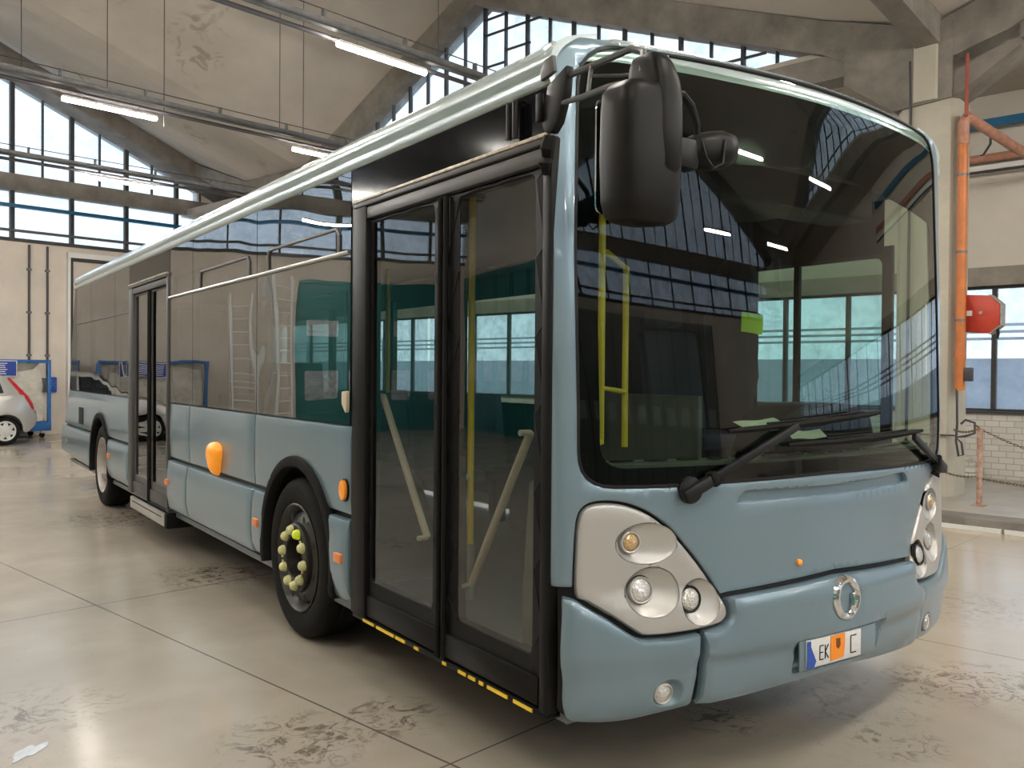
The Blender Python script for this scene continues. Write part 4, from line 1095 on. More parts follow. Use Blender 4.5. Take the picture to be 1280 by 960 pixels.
# thin silver lines of the cab pillar trim
# ---- mirror
def mirror():
    mb = MB()
    mb.tube([(-.01, .26, 2.585), (-.03, .15, 2.575), (-.065, -.05, 2.555), (-.085, -.15, 2.545), (-.085, -.20, 2.52), (-.09, -.20, 2.46)], .011, 8)
    mb.tube([(-.02, .29, 2.495), (-.05, .14, 2.475), (-.12, -.08, 2.44), (-.15, -.17, 2.42)], .010, 8)
    mb.tube([(-.045, .09, 2.568), (-.06, .09, 2.468)], .007, 8)
    mb.tube([(-.05, .08, 2.53), (.0, .0, 2.52), (.0, -.14, 2.49)], .006, 8)
    o = mb.build('mirror_arm', mat('arm_steel', (.09, .09, .09), rough=.3, metal=.6), BUS)
    # the big housing: rounded block with a taller inner shoulder
    def housing():
        cx, cy = -.092, -.20
        V = []; F = []; n = 28
        lev = [(2.005, .35, .05), (2.01, .75, .06), (2.025, .93, .07), (2.07, 1., .08), (2.2, 1.02, .085), (2.34, 1., .083), (2.385, .97, .08), (2.41, .80, .07), (2.42, .45, .05)]
        for (z, sx, sy) in lev:
            for k in range(n):
                t = 2*pi*k/n; c_, s_ = cos(t), sin(t)
                e = .55
                x = abs(c_)**e*(1 if c_ > 0 else -1)*.118*sx; y = abs(s_)**e*(1 if s_ > 0 else -1)*sy
                V.append((cx+x, cy+y, z))
        for j in range(len(lev)-1):
            for k in range(n): F.append((j*n+k, j*n+(k+1) % n, (j+1)*n+(k+1) % n, (j+1)*n+k))
        F.append(tuple(range(n))[::-1]); F.append(tuple((len(lev)-1)*n+k for k in range(n)))
        return V, F
    V, F = housing(); h = mk('mirror_housing', V, F, M_mirror, BUS, angle=60)
    # raised cover down the inner half, rising to the arm
    V = []; F = []; n = 24; cx, cy = -.043, -.202
    lev = [(2.15, .62, .078), (2.17, .92, .086), (2.28, 1., .090), (2.38, 1.0, .088), (2.43, .90, .082), (2.48, .74, .07), (2.505, .62, .055), (2.515, .35, .03)]
    for (z, sx, sy) in lev:
        for k in range(n):
            t = 2*pi*k/n; c_, s_ = cos(t), sin(t); e = .6
            x = abs(c_)**e*(1 if c_ > 0 else -1)*.060*sx; y = abs(s_)**e*(1 if s_ > 0 else -1)*sy
            V.append((cx+x-.02*max(0, z-2.42)/.1, cy+y, z))
    for j in range(len(lev)-1):
        for k in range(n): F.append((j*n+k, j*n+(k+1) % n, (j+1)*n+(k+1) % n, (j+1)*n+k))
    F.append(tuple(range(n))[::-1]); F.append(tuple((len(lev)-1)*n+k for k in range(n)))
    o = mk('mirror_cover', V, F, M_mirror, None, angle=60); o.parent = h
    o = MB().prism(rect(-.195, .005, 2.04, 2.385, .03), lambda u, v, t: (u, t, v), -.118, -.112).build('mirror_glass', M_mirglass, None); o.parent = h
    # wide-angle mirror on its curved stem
    mb = MB(); mb.tube([(.035, -.20, 2.42), (.08, -.20, 2.425), (.13, -.19, 2.40), (.165, -.18, 2.35), (.175, -.17, 2.30)], .012, 8); mb.build('mirror_stem', M_black, BUS)
    V = []; F = []; n = 20; c = Vector((.215, -.17, 2.275))
    lev = [(-.10, .35), (-.09, .62), (-.05, .85), (0, 1.), (.05, 1.), (.09, .8), (.105, .4)]
    for (x, s) in lev:
        for k in range(n):
            t = 2*pi*k/n; e = .8
            y = abs(cos(t))**e*(1 if cos(t) > 0 else -1)*.058*s; z = abs(sin(t))**e*(1 if sin(t) > 0 else -1)*.062*s
            V.append((c.x+x*.95, c.y+y-x*.2, c.z+z+x*.12))
    for j in range(len(lev)-1):
        for k in range(n): F.append((j*n+k, j*n+(k+1) % n, (j+1)*n+(k+1) % n, (j+1)*n+k))
    F.append(tuple(range(n))[::-1]); F.append(tuple((len(lev)-1)*n+k for k in range(n)))
    s_ = mk('wide_angle_mirror', V, F, M_mirror, BUS, angle=60)
    mb = MB(); mb.tube([(.165, -.20, 2.30), (.16, -.225, 2.24), (.185, -.235, 2.205), (.225, -.235, 2.225), (.235, -.235, 2.30)], .004, 6); o = mb.build('mirror_cable', M_black); o.parent = s_
    mb = MB(); mb.box(.075, .165, -.20, -.13, 2.20, 2.30); o = mb.build('mirror_joint', M_black, None, bevel=.02); o.parent = s_
mirror()

# ---- wipers
def wiper(pu, pz, eu, ez, b0, b1, lab):
    hub = onf(pu, pz, .03); end = onf(eu, ez, .035)
    mb = MB()
    n = FS(pu, pz)[1]; q = n.to_track_quat('Z', 'Y')
    l = MB(); l.lathe([(.05, -.03), (.05, .01), (.042, .02), (.02, .024), (.0005, .025)], (0, 0, 0), 'z', 20); l.v = [onf(pu, pz, .0)+q @ v for v in l.v]
    w_ = l.build('wiper', M_black, BUS); w_['label'] = lab
    d = (end-hub).normalized()
    mb = MB(); mb.beam(hub-d*.05, hub+d*.09, .045, .035, n); o = mb.build('arm_base', M_black, None, bevel=.008); o.parent = w_
    mb = MB(); mb.beam(hub+d*.08, hub+d*.11, .056, .045, n); o = mb.build('arm_collar', M_rubber, None, bevel=.006); o.parent = w_
    mb = MB(); mb.beam(hub+d*.10, end, .030, .020, n); o = mb.build('wiper_arm', M_black, None, bevel=.003); o.parent = w_
    pts = [onf(b0[0]+(b1[0]-b0[0])*k/10, b0[1]+(b1[1]-b0[1])*k/10, .016) for k in range(11)]
    rr = [.008, .013, .013, .015, .016, .022, .016, .015, .013, .012, .008]
    mb = MB(); mb.tube(pts, rr, 6); o = mb.build('wiper_blade', M_rubber, None); o.parent = w_
    mb = MB(); mb.tube([p+Vector((0, 0, .016))+n*.006 for p in pts[2:9]], .005, 6); o = mb.build('blade_bridge', M_rubber, None); o.parent = w_
wiper(.50, 1.130, .985, 1.36, (.66, 1.345), (1.56, 1.40), 'wiper nearest the front door')
wiper(2.30, 1.115, 1.86, 1.285, (.95, 1.285), (2.02, 1.305), 'wiper at the far corner')
mb = MB(); mb.tube([onf(2.28, 1.10, .0), onf(2.27, 1.075, .02), onf(2.24, 1.07, .03), onf(2.22, 1.09, .0)], .005, 6); mb.build('washer_hose', M_rubber, BUS)

# ---- wheels
def wheel(x, y, rear=False, mirror=False):
    sx = -1 if mirror else 1; ZW = .468
    def X(t): return x+sx*t
    T = MB(); prof = [(.30, .03), (.325, .012), (.35, .004), (.40, .0), (.438, .010), (.458, .030), (.467, .06), (.468, .10), (.463, .11), (.463, .12), (.468, .125), (.468, .18), (.463, .185), (.468, .20), (.467, .25), (.455, .285), (.40, .30), (.30, .28)]
    if rear: prof = prof[:-3]+[(.40, .32), (.40, .36), (.467, .40), (.467, .62), (.30, .64)]
    T.lathe([(r, sx*t) for r, t in prof], (x, y, ZW), 'x', 56); w_ = T.build('wheel', M_rubber, BUS)
    if not rear:
        rm = MB(); rm.lathe([(r, sx*t) for r, t in [(.312, .018), (.316, .008), (.308, .004), (.300, .014), (.285, .05), (.270, .075), (.262, .055), (.24, .045), (.215, .025), (.175, .02), (.17, .02), (.17, .12), (.30, .20)]], (x, y, ZW), 'x', 48)
        o = rm.build('rim', M_rim, None); o.parent = w_
        hb = MB(); hb.lathe([(r, sx*t) for r, t in [(.205, .03), (.200, .000), (.190, -.008), (.130, -.010), (.122, -.004), (.115, .03), (.108, .07), (.0005, .075)]], (x, y, ZW), 'x', 40)
        o = hb.build('hub', M_hub, None); o.parent = w_
        for k in range(10):
            a = 2*pi*k/10+.12
            cy, cz = y+.160*cos(a), ZW+.160*sin(a)
            nb = MB(); nb.lathe([(r, sx*t) for r, t in [(.030, -.004), (.031, -.014), (.028, -.026), (.022, -.038), (.012, -.044), (.0005, -.045)]], (x, cy, cz), 'x', 10)
            # pointer tab of the nut indicator
            b = a+1.2 if k % 2 else a-1.2
            dy, dz = cos(a+(1.57 if k % 2 else -1.57)), sin(a+(1.57 if k % 2 else -1.57))
            nb.add([(X(-.014), cy-dz*.018, cz+dy*.018), (X(-.014), cy+dz*.018, cz-dy*.018), (X(-.014), cy+dy*.046, cz+dz*.046), (X(-.024), cy-dz*.016, cz+dy*.016), (X(-.024), cy+dz*.016, cz-dy*.016), (X(-.024), cy+dy*.046, cz+dz*.046)], [(0, 1, 2), (5, 4, 3), (0, 3, 4, 1), (1, 4, 5, 2), (2, 5, 3, 0)])
            o = nb.build('nut_indicator', M_yelb if k == 3 and not mirror else M_yelc, None); o.parent = w_
        for k in range(8):
            a = 2*pi*k/8+.35; h = MB(); h.lathe([(.022, sx*.030), (.0005, sx*.028)], (x, y+.243*cos(a), ZW+.243*sin(a)), 'x', 14); 
            h.v = [v+Vector((-sx*.012, 0, 0)) for v in h.v]; o = h.build('rim_hole', M_dark, None); o.parent = w_
    else:
        rm = MB(); rm.lathe([(r, sx*t) for r, t in [(.312, .018), (.316, .006), (.306, .004), (.298, .02), (.285, .08), (.275, .14), (.20, .165), (.14, .17), (.13, .10), (.09, .09), (.0005, .085)]], (x, y, ZW), 'x', 48)
        o = rm.build('rim', M_rimr, None); o.parent = w_
wheel(.005, FA+.025); wheel(.015, RA-.01, True); wheel(2.49, FA+.025, mirror=True); wheel(2.485, RA-.01, True, True)

# ---- inside the bus
mb = MB(); mb.box(.06, 2.44, .32, 11.3, .30, .34)
mb.build('bus_floor', M_floorb, BUS, sm=False)
mb = MB(); mb.box(.0, 2.5, .5, 11.5, .36, .0+.37); 
mb = MB(); mb.box(.30, 2.2, .6, 11.0, .26, .30); mb.build('underbody', M_dark, BUS, sm=False)
mb = MB(); mb.box(.06, 2.44, .45, 10.7, 2.50, 2.54); mb.build('ceiling_lining', M_inner, BUS, sm=False)
mb = MB(); mb.box(.65, 1.95, 8.2, 11.2, .34, .62); mb.box(.64, 2.4, 10.9, 11.3, .34, 2.4); mb.build('rear_bulkhead', M_inner, BUS, bevel=.02)
# dashboard following the windscreen
def dash():
    V = []; F = []; n = 24; rows_ = [(.045, 1.225), (.12, 1.235), (.30, 1.20), (.42, 1.12), (.46, .70), (.46, .36), (.10, .36)]
    for (inn, z) in rows_:
        for i in range(n+1):
            u = .15+2.2*i/n; p = plan(u, 1.2); V.append((p.x, p.y+inn, z))
    m_ = len(rows_)
    for j in range(m_):
        for i in range(n):
            a = j*(n+1)+i; b = ((j+1) % m_)*(n+1)+i; F.append((a, a+1, b+1, b))
    F.append(tuple(j*(n+1) for j in range(m_))); F.append(tuple(j*(n+1)+n for j in range(m_)))
    mk('dashboard', V, F, M_dash, BUS, angle=40)
    mb = MB()
    for i in range(14):
        u = .25+i*.135; p = plan(u, 1.2); q = plan(u+.085, 1.2); mb.beam((p.x, p.y+.085, 1.237), (q.x, q.y+.085, 1.237), .022, .006)
    mb.build('demister_slot', M_dark, BUS, sm=False, split=True)
    mb = MB(); mb.prism(rounded([(1.45, 1.18), (2.28, 1.18), (2.22, 1.36), (2.05, 1.42), (1.70, 1.42), (1.52, 1.36)], .05), lambda u, v, t: (u, t, v), .55, .80); mb.build('instrument_binnacle', M_black, BUS, bevel=.02)
dash()
mb = MB(); c = Vector((1.88, .92, 1.22)); q = Vector((0, .75, .66)).to_track_quat('Z', 'Y')
mb.tube([c+q @ Vector((.23*cos(2*pi*k/32), .23*sin(2*pi*k/32), 0)) for k in range(32)], .016, 8, closed=True)
st = mb.build('steering_wheel', M_black, BUS)
mb = MB(); 
for k in range(3): a = 2*pi*k/3+.5; mb.tube([c, c+q @ Vector((.225*cos(a), .225*sin(a), 0))], .014, 6)
mb.tube([c, c+q @ Vector((0, 0, -.35))], .03, 8); o = mb.build('spoke', M_black); o.parent = st
def seat(x, y, z, drv=False):
    w_ = .44
    mb = MB(); mb.box(x-w_/2, x+w_/2, y-.22, y+.22, z+.36, z+.45); s = mb.build('driver_seat' if drv else 'passenger_seat', M_seatf, BUS, bevel=.03)
    mb = MB(); mb.prism([(y+.16, z+.44), (y+.25, z+.44), (y+.34, z+1.02), (y+.27, z+1.04)], lambda u, v, t: (t, u, v), x-w_/2, x+w_/2); o = mb.build('backrest', M_seatf, None, bevel=.025); o.parent = s
    mb = MB(); mb.box(x-.05, x+.05, y-.06, y+.06, z, z+.36) ; o = mb.build('seat_post', M_black, None, bevel=.01); o.parent = s
    if drv: mb = MB(); mb.box(x-.13, x+.13, y+.29, y+.38, z+1.06, z+1.26); o = mb.build('headrest', M_seatf, None, bevel=.03); o.parent = s
mb = MB(); mb.box(1.40, 2.42, .62, 1.95, .34, .62); mb.build('driver_platform', M_inner, BUS, bevel=.02)
seat(1.92, 1.42, .78, True)
mb = MB(); mb.box(1.85, 1.99, 1.3, 1.5, .62, .80); mb.build('seat_base', M_black, BUS, bevel=.01)
for (x, y) in ((2.15, 3.9), (1.68, 3.9), (2.15, 4.7), (1.68, 4.7), (.45, 4.0), (.45, 4.8), (2.15, 5.6), (2.15, 7.8), (1.70, 7.8), (.45, 7.9)): seat(x, y, .34 if y < 7.5 else .62)
# driver cab partition
mb = MB(); mb.box(1.38, 1.41, .95, 2.02, .62, 1.45); mb.build('cab_door', M_inner, BUS, bevel=.006)
mb = MB(); mb.box(1.30, 2.44, 1.98, 2.02, .34, 2.5); mb.build('cab_partition', M_black, BUS, bevel=.006)
mb = MB(); mb.box(2.38, 2.42, 1.50, 2.0, 1.1, 2.5); mb.build('cab_corner_panel', M_black, BUS, bevel=.004)
# yellow poles
def pole(pts, m=M_yel, r=.018, name='grab_pole'):
    o = MB().tube(pts, r, 12).build(name, m, BUS); return o
pole([(.62, 1.875, .63), (.62, 1.875, 2.5)])
mb = MB(); mb.tube([(.62, 1.875, .34), (.62, 1.875, .64)], .024, 12); mb.build('pole_sleeve', M_alu, BUS)
mb = MB(); mb.tube([(.62, 1.875, 1.00), (.50, 1.86, 1.0)], .014, 10); mb.build('pole_clamp', M_alu, BUS)
pole([(.46, .62, 1.27), (.46, .62, 2.30), (.44, .70, 2.38)], r=.015)
pole([(.70, .74, 1.24), (.70, .74, 2.02), (.68, .85, 2.10)], r=.014)
pole([(.46, .62, 1.50), (.70, .74, 1.48)], r=.011); pole([(.40, .60, 1.27), (.46, .62, 1.28)], r=.015)
pole([(1.38, 2.2, .34), (1.38, 2.2, 2.5)]); pole([(.7, 3.6, .34), (.7, 3.6, 2.5)]); pole([(1.8, 5.2, .34), (1.8, 5.2, 2.5)]); pole([(.7, 5.4, .34), (.7, 5.4, 2.5)])
# destination display housing behind the upper windscreen
mb = MB(); mb.box(.35, 2.15, .50, .75, 2.34, 2.62); mb.build('display_box', M_black, BUS, bevel=.02)

# ================================================================== loose things
def sheet(u, y, z, w_, h_, rot, label):
    t = MB(); n = 6; V = []; F = []
    for i in range(n+1):
        for j in range(2):
            a = (i/n-.5)*w_; b = (j-.5)*h_; V.append((a, b, .003*sin(i*1.3)+.008*(i/n)**2))
    V += [(v[0], v[1], v[2]+.002) for v in V[:]]; m0 = 2*(n+1)
    for i in range(n): F += [(2*i, 2*i+1, 2*i+3, 2*i+2), (m0+2*i+2, m0+2*i+3, m0+2*i+1, m0+2*i), (2*i, 2*i+2, m0+2*i+2, m0+2*i), (2*i+1, m0+2*i+1, m0+2*i+3, 2*i+3)]
    F += [(0, m0, m0+1, 1), (2*n, 2*n+1, m0+2*n+1, m0+2*n)]
    o = mk('paper_sheet', V, F, M_paper); o.location = (u, y, z); o.rotation_euler = (R(22), 0, rot); tag(o, label, 'paper', 'papers on the dashboard')
sheet(1.22, .42, 1.335, .30, .10, .10, 'pale paper sheet lying on the dashboard behind the wiper, left one')
sheet(1.50, .40, 1.285, .16, .08, -.5, 'small pale paper sheet on the dashboard, right of the wiper elbow')
# dark jacket with hi-vis hem over the driver's backrest
def jacket():
    V = []; F = []; n = 26
    lev = [(1.30, .20, .10, .0), (1.42, .22, .12, .0), (1.55, .24, .13, 0), (1.68, .25, .13, 0), (1.76, .265, .13, 0), (1.88, .25, .14, .0), (1.96, .20, .13, 0), (2.00, .13, .11, .02), (2.05, .13, .12, .03), (2.12, .15, .13, .03), (2.18, .13, .12, .03), (2.215, .06, .06, .02)]
    for (z, rx, ry, sx) in lev:
        for k in range(n):
            t = 2*pi*k/n; w_ = 1+.07*sin(3*t+z*14)+.04*sin(5*t+z*31)
            V.append((rx*cos(t)*w_+sx, ry*sin(t)*w_, z-1.30))
    for j in range(len(lev)-1):
        for k in range(n): F.append((j*n+k, j*n+(k+1) % n, (j+1)*n+(k+1) % n, (j+1)*n+k))
    F.append(tuple(range(n))[::-1]); F.append(tuple((len(lev)-1)*n+k for k in range(n)))
    t = thing('jacket', "dark padded jacket with a lime hi-vis panel hanging by the driver's window", 'jacket', (2.04, 1.32, 1.30))
    V = [(x*.70, y*.9, z) for x, y, z in V]
    mk('jacket_body', V, F, M_jacket, t, angle=80)
    V2 = []; F2 = []; lv = [(.49, .185, .125), (.54, .19, .13), (.60, .185, .13)]
    for (z, rx, ry) in lv:
        for k in range(n+1):
            a = R(-112)+R(130)*k/n; V2.append((rx*cos(a)*1.07, ry*sin(a)*1.12, z+.015*sin(a*2)+.03*(k/n)))
    for j in range(len(lv)-1):
        for k in range(n): F2.append((j*(n+1)+k, j*(n+1)+k+1, (j+1)*(n+1)+k+1, (j+1)*(n+1)+k))
    m0 = len(V2); V2 += [(x*.96, y*.96, z) for x, y, z in V2]; F2 += [tuple(i+m0 for i in f)[::-1] for f in F2]
    mk('hivis_panel', V2, F2, M_hivis, t, angle=80)
jacket()

# flat pale bluish patches by the rear wheel and at lower left
def floor_patch(a, b, r, sx, label, seed, ang=0):
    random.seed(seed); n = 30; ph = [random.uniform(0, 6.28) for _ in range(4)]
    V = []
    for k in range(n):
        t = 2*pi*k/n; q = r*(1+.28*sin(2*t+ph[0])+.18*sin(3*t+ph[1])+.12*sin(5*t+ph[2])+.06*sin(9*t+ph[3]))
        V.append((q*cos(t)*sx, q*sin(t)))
    mb = MB(); mb.prism(V, lambda u, v, t: (u, v, t), .0005, .003); o = mb.build('pale_patch', M_patch, sm=False)
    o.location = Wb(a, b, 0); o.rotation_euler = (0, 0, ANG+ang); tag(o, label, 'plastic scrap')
floor_patch(2.48, 10.3, .22, .8, 'flat pale bluish patch on the floor behind the rear wheel', 3)
floor_patch(-1.04, 2.17, .035, 2.6, 'thin pale strip on the floor at the lower left corner', 5, .75)

# ---- silver hatchback
def car():
    t = hall('hatchback_car', 'silver hatchback with red tail lamp parked before the rear wall at the left', 'car', .55, 18.0)
    L_ = 3.95; Wd = 1.60        # local: x 0 (nose) .. L_, y 0 (this side) .. Wd
    # side profile of body (lower), and greenhouse
    body = [(.02, .32), (.0, .48), (.05, .62), (.25, .76), (.75, .86), (1.05, .92), (1.30, .96), (2.2, .99), (3.3, 1.02), (3.62, 1.02), (3.74, .96), (3.84, .74), (3.95, .66), (3.97, .50), (3.92, .36), (3.75, .26), (3.66, .24)]
    def cut(cx, r=.335, z=.29): return [(cx+r*cos(a), z+r*sin(a)) for a in [R(0)+pi*k/12 for k in range(13)]]
    pl = body+cut(3.28)+[(2.9, .22), (1.2, .22)]+cut(.80)+[(.35, .24)]
    def fnr(s, z):
        # side surface curving inwards towards nose, tail and top
        i = .05*max(0, (z-.55)/.45)**2+.02*max(0, (.45-z)/.2)+.30*max(0, (.45-s)/.45)**2+.34*max(0, (s-3.35)/.60)**2
        return Vector((s, i, z)), Vector((0, -1, 0))
    def fnl(s, z): p, n = fnr(s, z); return Vector((p.x, Wd-p.y, p.z)), Vector((0, 1, 0))
    for fn in (fnr, fnl): patch('body_side', pl, fn, M_car, t, g=.14, off=0, edge=.02, drop=.012, thick=.03)
    def strip(name, prof, m, closed=False, shrink=.0):
        V = []; F = []; n = 12
        for (x, z) in prof:
            a, b = fnr(x, z)[0].y+shrink, fnl(x, z)[0].y-shrink
            for k in range(n+1):
                v = k/n; bow = .10*(1-(2*v-1)**2)
                dx = -bow if x < .5 else (bow if x > 3.5 else 0)
                V.append((x+dx, a+(b-a)*v, z+(.03*(1-(2*v-1)**2) if .5 <= x <= 3.5 else 0)))
        for j in range(len(prof)-1):
            for k in range(n): q = j*(n+1)+k; F.append((q, q+1, q+n+2, q+n+1))
        return mk(name, V, F, m, t, angle=40)
    strip('nose', body[:6], M_car); strip('bonnet', [(.75, .86), (1.05, .92), (1.30, .96)], M_car); strip('tail', body[9:], M_car)
    strip('underside', [(.1, .24), (3.8, .24)], M_dark, shrink=.4)
    # greenhouse: loft between belt and roof
    belt = [(1.05, .93), (3.66, 1.02)]; top_ = [(1.85, 1.44), (2.4, 1.485), (3.15, 1.45), (3.38, 1.38)]
    side = [(1.05, .93), (1.50, 1.22), (1.85, 1.43), (2.15, 1.475), (2.6, 1.485), (3.1, 1.455), (3.36, 1.39), (3.50, 1.20), (3.66, 1.00)]
    def gy(x, z): return .06+.22*max(0, (z-.95)/.5)+.10*max(0, (x-3.2)/.4)
    V = []; F = []; n = 12
    for (x, z) in side:
        for k in range(n+1):
            v = k/n; a = gy(x, z); V.append((x, a+(Wd-2*a)*v, z+.035*(1-(2*v-1)**2)))
    for j in range(len(side)-1):
        for k in range(n): q = j*(n+1)+k; F.append((q, q+1, q+n+2, q+n+1))
    mk('roof_skin', V, F, M_car, t, angle=50)
    for fl in (0, 1):
        def gs(x, z):
            y = gy(x, z)-.002; return (Vector((x, y if not fl else Wd-y, z)), Vector((0, -1 if not fl else 1, .3)).normalized())
        patch('side_pillars', side, gs, M_car, t, g=.15, off=0, edge=0, thick=.02)
        patch('side_glass', [(1.45, 1.00), (2.10, 1.01), (2.10, 1.40), (1.90, 1.39), (1.62, 1.22)], gs, M_cargl, t, g=.15, off=.012, edge=0, thick=.008)
        patch('side_glass', [(2.18, 1.01), (3.00, 1.03), (3.26, 1.06), (3.20, 1.34), (3.05, 1.39), (2.18, 1.41)], gs, M_cargl, t, g=.15, off=.012, edge=0, thick=.008)
    mk('windscreen', [(1.12, .20, .985), (1.80, .30, 1.42), (1.80, 1.30, 1.42), (1.12, 1.40, .985), (1.11, .20, 1.0), (1.79, .30, 1.435), (1.79, 1.30, 1.435), (1.11, 1.40, 1.0)], [(0, 1, 2, 3), (7, 6, 5, 4), (0, 4, 5, 1), (1, 5, 6, 2), (2, 6, 7, 3), (3, 7, 4, 0)], M_cargl, t)
    # tall tail lamps up the rear pillars
    for fl in (0, 1):
        V = []; F = []; path = [(3.40, 1.36, .035), (3.50, 1.24, .05), (3.60, 1.10, .06), (3.70, .97, .065), (3.80, .82, .06), (3.86, .72, .045)]
        for (x, z, w_) in path:
            y = (gy(x, z) if z > 1.0 else fnr(x, z)[0].y)-.012
            for (dx, dy) in ((-w_, .0), (-w_*.3, -.02), (w_*.5, .0), (w_*.9, .05), (0, .06)):
                yy = y+dy; V.append((x+dx, yy if not fl else Wd-yy, z+dx*.3))
        for j in range(len(path)-1):
            for k in range(5): F.append((j*5+k, j*5+(k+1) % 5, (j+1)*5+(k+1) % 5, (j+1)*5+k))
        F.append((0, 1, 2, 3, 4)); F.append(tuple(25+k for k in (4, 3, 2, 1, 0)))
        mk('tail_lamp', V, F, M_red, t)
    for fl in (0, 1):
        y0 = .09 if not fl else Wd-.09; s = 1 if not fl else -1
        for cx in (.80, 3.28):
            w_ = MB().lathe([(.19, 0), (.21, -.012*s), (.26, -.012*s), (.283, .01*s), (.29, .05*s), (.29, .14*s), (.26, .18*s), (.19, .18*s)], (cx, y0, .29), 'y', 32).build('wheel', M_rubber, t)
            o = MB().lathe([(.205, -.008*s), (.195, -.016*s), (.17, -.006*s), (.10, -.018*s), (.05, -.028*s), (.0005, -.03*s)], (cx, y0, .29), 'y', 32).build('wheel_cover', mat('cover_silver', (.6, .6, .58), rough=.35, metal=.4), None); o.parent = w_
            hb = MB()
            for k in range(7):
                a = 2*pi*k/7+.2; c_ = Vector((cx+.145*cos(a), y0-.022*s, .29+.145*sin(a)))
                tt = Vector((-sin(a), 0, cos(a))); rr_ = Vector((cos(a), 0, sin(a)))
                hb.add([c_-tt*.035+rr_*.02, c_+tt*.035+rr_*.02, c_-rr_*.03, c_-tt*.035+rr_*.02+Vector((0, .02*s, 0)), c_+tt*.035+rr_*.02+Vector((0, .02*s, 0)), c_-rr_*.03+Vector((0, .02*s, 0))], [(0, 1, 2), (5, 4, 3), (0, 3, 4, 1), (1, 4, 5, 2), (2, 5, 3, 0)])
            n0 = len(t.children_recursive); hb.build('cover_slot', M_dark, w_, sm=False, split=True)
    mb = MB(); mb.box(3.80, 3.90, .30, 1.30, .40, .50)
    mb.build('number_plate', M_white, t)
    mb = MB(); mb.prism([(0, 0), (.11, .02), (.13, .10), (.02, .12)], lambda u, v, w__: (1.42+u, -.10+w__, 1.0+v), 0, .16); mb.build('door_mirror', M_black, t, bevel=.01)
    mb = MB(); mb.box(2.0, 2.18, .025, .06, .86, .885); mb.build('door_handle', M_car, t, bevel=.006)
car()

# ---- blue cart frames with big white sacks
def cart(a, b, w_, label, slab, sg=True):
    t = hall('storage_cart', label, 'cart', a, b)
    h = 1.76; d = .88
    mb = MB()
    for x in (0, w_):
        for y in (0, d): mb.box(x-.035, x+.035, y-.035, y+.035, .20, h)
    for y in (0, d): mb.box(-.035, w_+.035, y-.03, y+.03, h-.07, h)
    for x in (0, w_): mb.box(x-.03, x+.03, 0, d, h-.07, h)
    mb.build('cart_frame', M_blue, t, bevel=.006)
    mb = MB(); mb.box(-.04, w_+.04, -.04, d+.04, .16, .36); mb.build('cart_base', M_blue, t, bevel=.01)
    for x in (.12, w_-.12):
        for y in (.08, d-.08):
            c = MB().lathe([(.0005, -.02), (.05, -.02), (.06, -.012), (.06, .012), (.05, .02), (.0005, .02)], (x, y, .06), 'y', 18).build('caster', M_rubber, t)
            o = MB().box(x-.03, x+.03, y-.03, y+.03, .10, .17).build('caster_fork', M_alu, None, bevel=.004); o.parent = c
    return t
def sack(a, b, w_, d, h, label, seed):
    random.seed(seed); n = 16; m_ = 12; V = []; F = []
    for j in range(m_+1):
        tz = j/m_; z = .37+h*tz
        for k in range(4*n):
            e = k // n; s = (k % n)/n
            P4 = [(0, 0), (w_, 0), (w_, d), (0, d)]; p = Vector(P4[e]).lerp(Vector(P4[(e+1) % 4]), s)
            c = Vector((w_/2, d/2)); bul = 1+.02*sin(s*pi)-.10*tz**3+.018*sin(s*19+z*9+e)+.014*sin(z*17+s*7)
            q = c+(p-c)*bul*.97; V.append((q.x, q.y, z+(.10*sin(s*pi*2+e)*tz**4)))
    N4 = 4*n
    for j in range(m_):
        for k in range(N4): F.append((j*N4+k, j*N4+(k+1) % N4, (j+1)*N4+(k+1) % N4, (j+1)*N4+k))
    F.append(tuple(range(N4))[::-1]); F.append(tuple(m_*N4+k for k in range(N4)))
    o = mk('sack', V, F, M_bag, angle=60); o.location = Wb(a, b, 0); o.rotation_euler = (0, 0, ANG); tag(o, label, 'sack')
def sign(a, b, z, w_, h, label):
    t = hall('sign_board', label, 'sign', a, b, z)
    mb = MB(); mb.box(0, w_, 0, .012, 0, h); mb.build('board', M_bluesg, t, bevel=.003)
    mb = MB(); mb.box(-.015, w_+.015, .004, .010, -.015, h+.015); mb.build('board_edge', M_white, t)
    mb = MB(); random.seed(4)
    for i in range(6):
        z_ = h*(.12+.14*i); mb.box(w_*.10, w_*(.75+.15*random.random()), -.003, .0, z_, z_+h*.05)
    mb.build('sign_lettering', M_white, t, sm=False, split=True)
cart(2.75, 19.75, 2.50, 'blue steel frame cart on casters against the rear wall', '')
sack(2.9, 19.80, 2.30, .76, 1.22, 'big white plastic sack filling the blue frame cart', 2)
sign(3.60, 19.69, 1.40, .95, .32, 'blue sign with white lines on the cart beside the car')
cart(.05, 19.75, 2.35, 'blue steel frame cart behind the silver car, seen mirrored in the bus windows', '')
sack(.15, 19.80, 2.1, .76, 1.15, 'white plastic sack in the cart seen mirrored in the bus windows', 8)
sign(.9, 19.69, 1.40, .95, .32, 'blue sign with white lines seen mirrored in the bus windows')
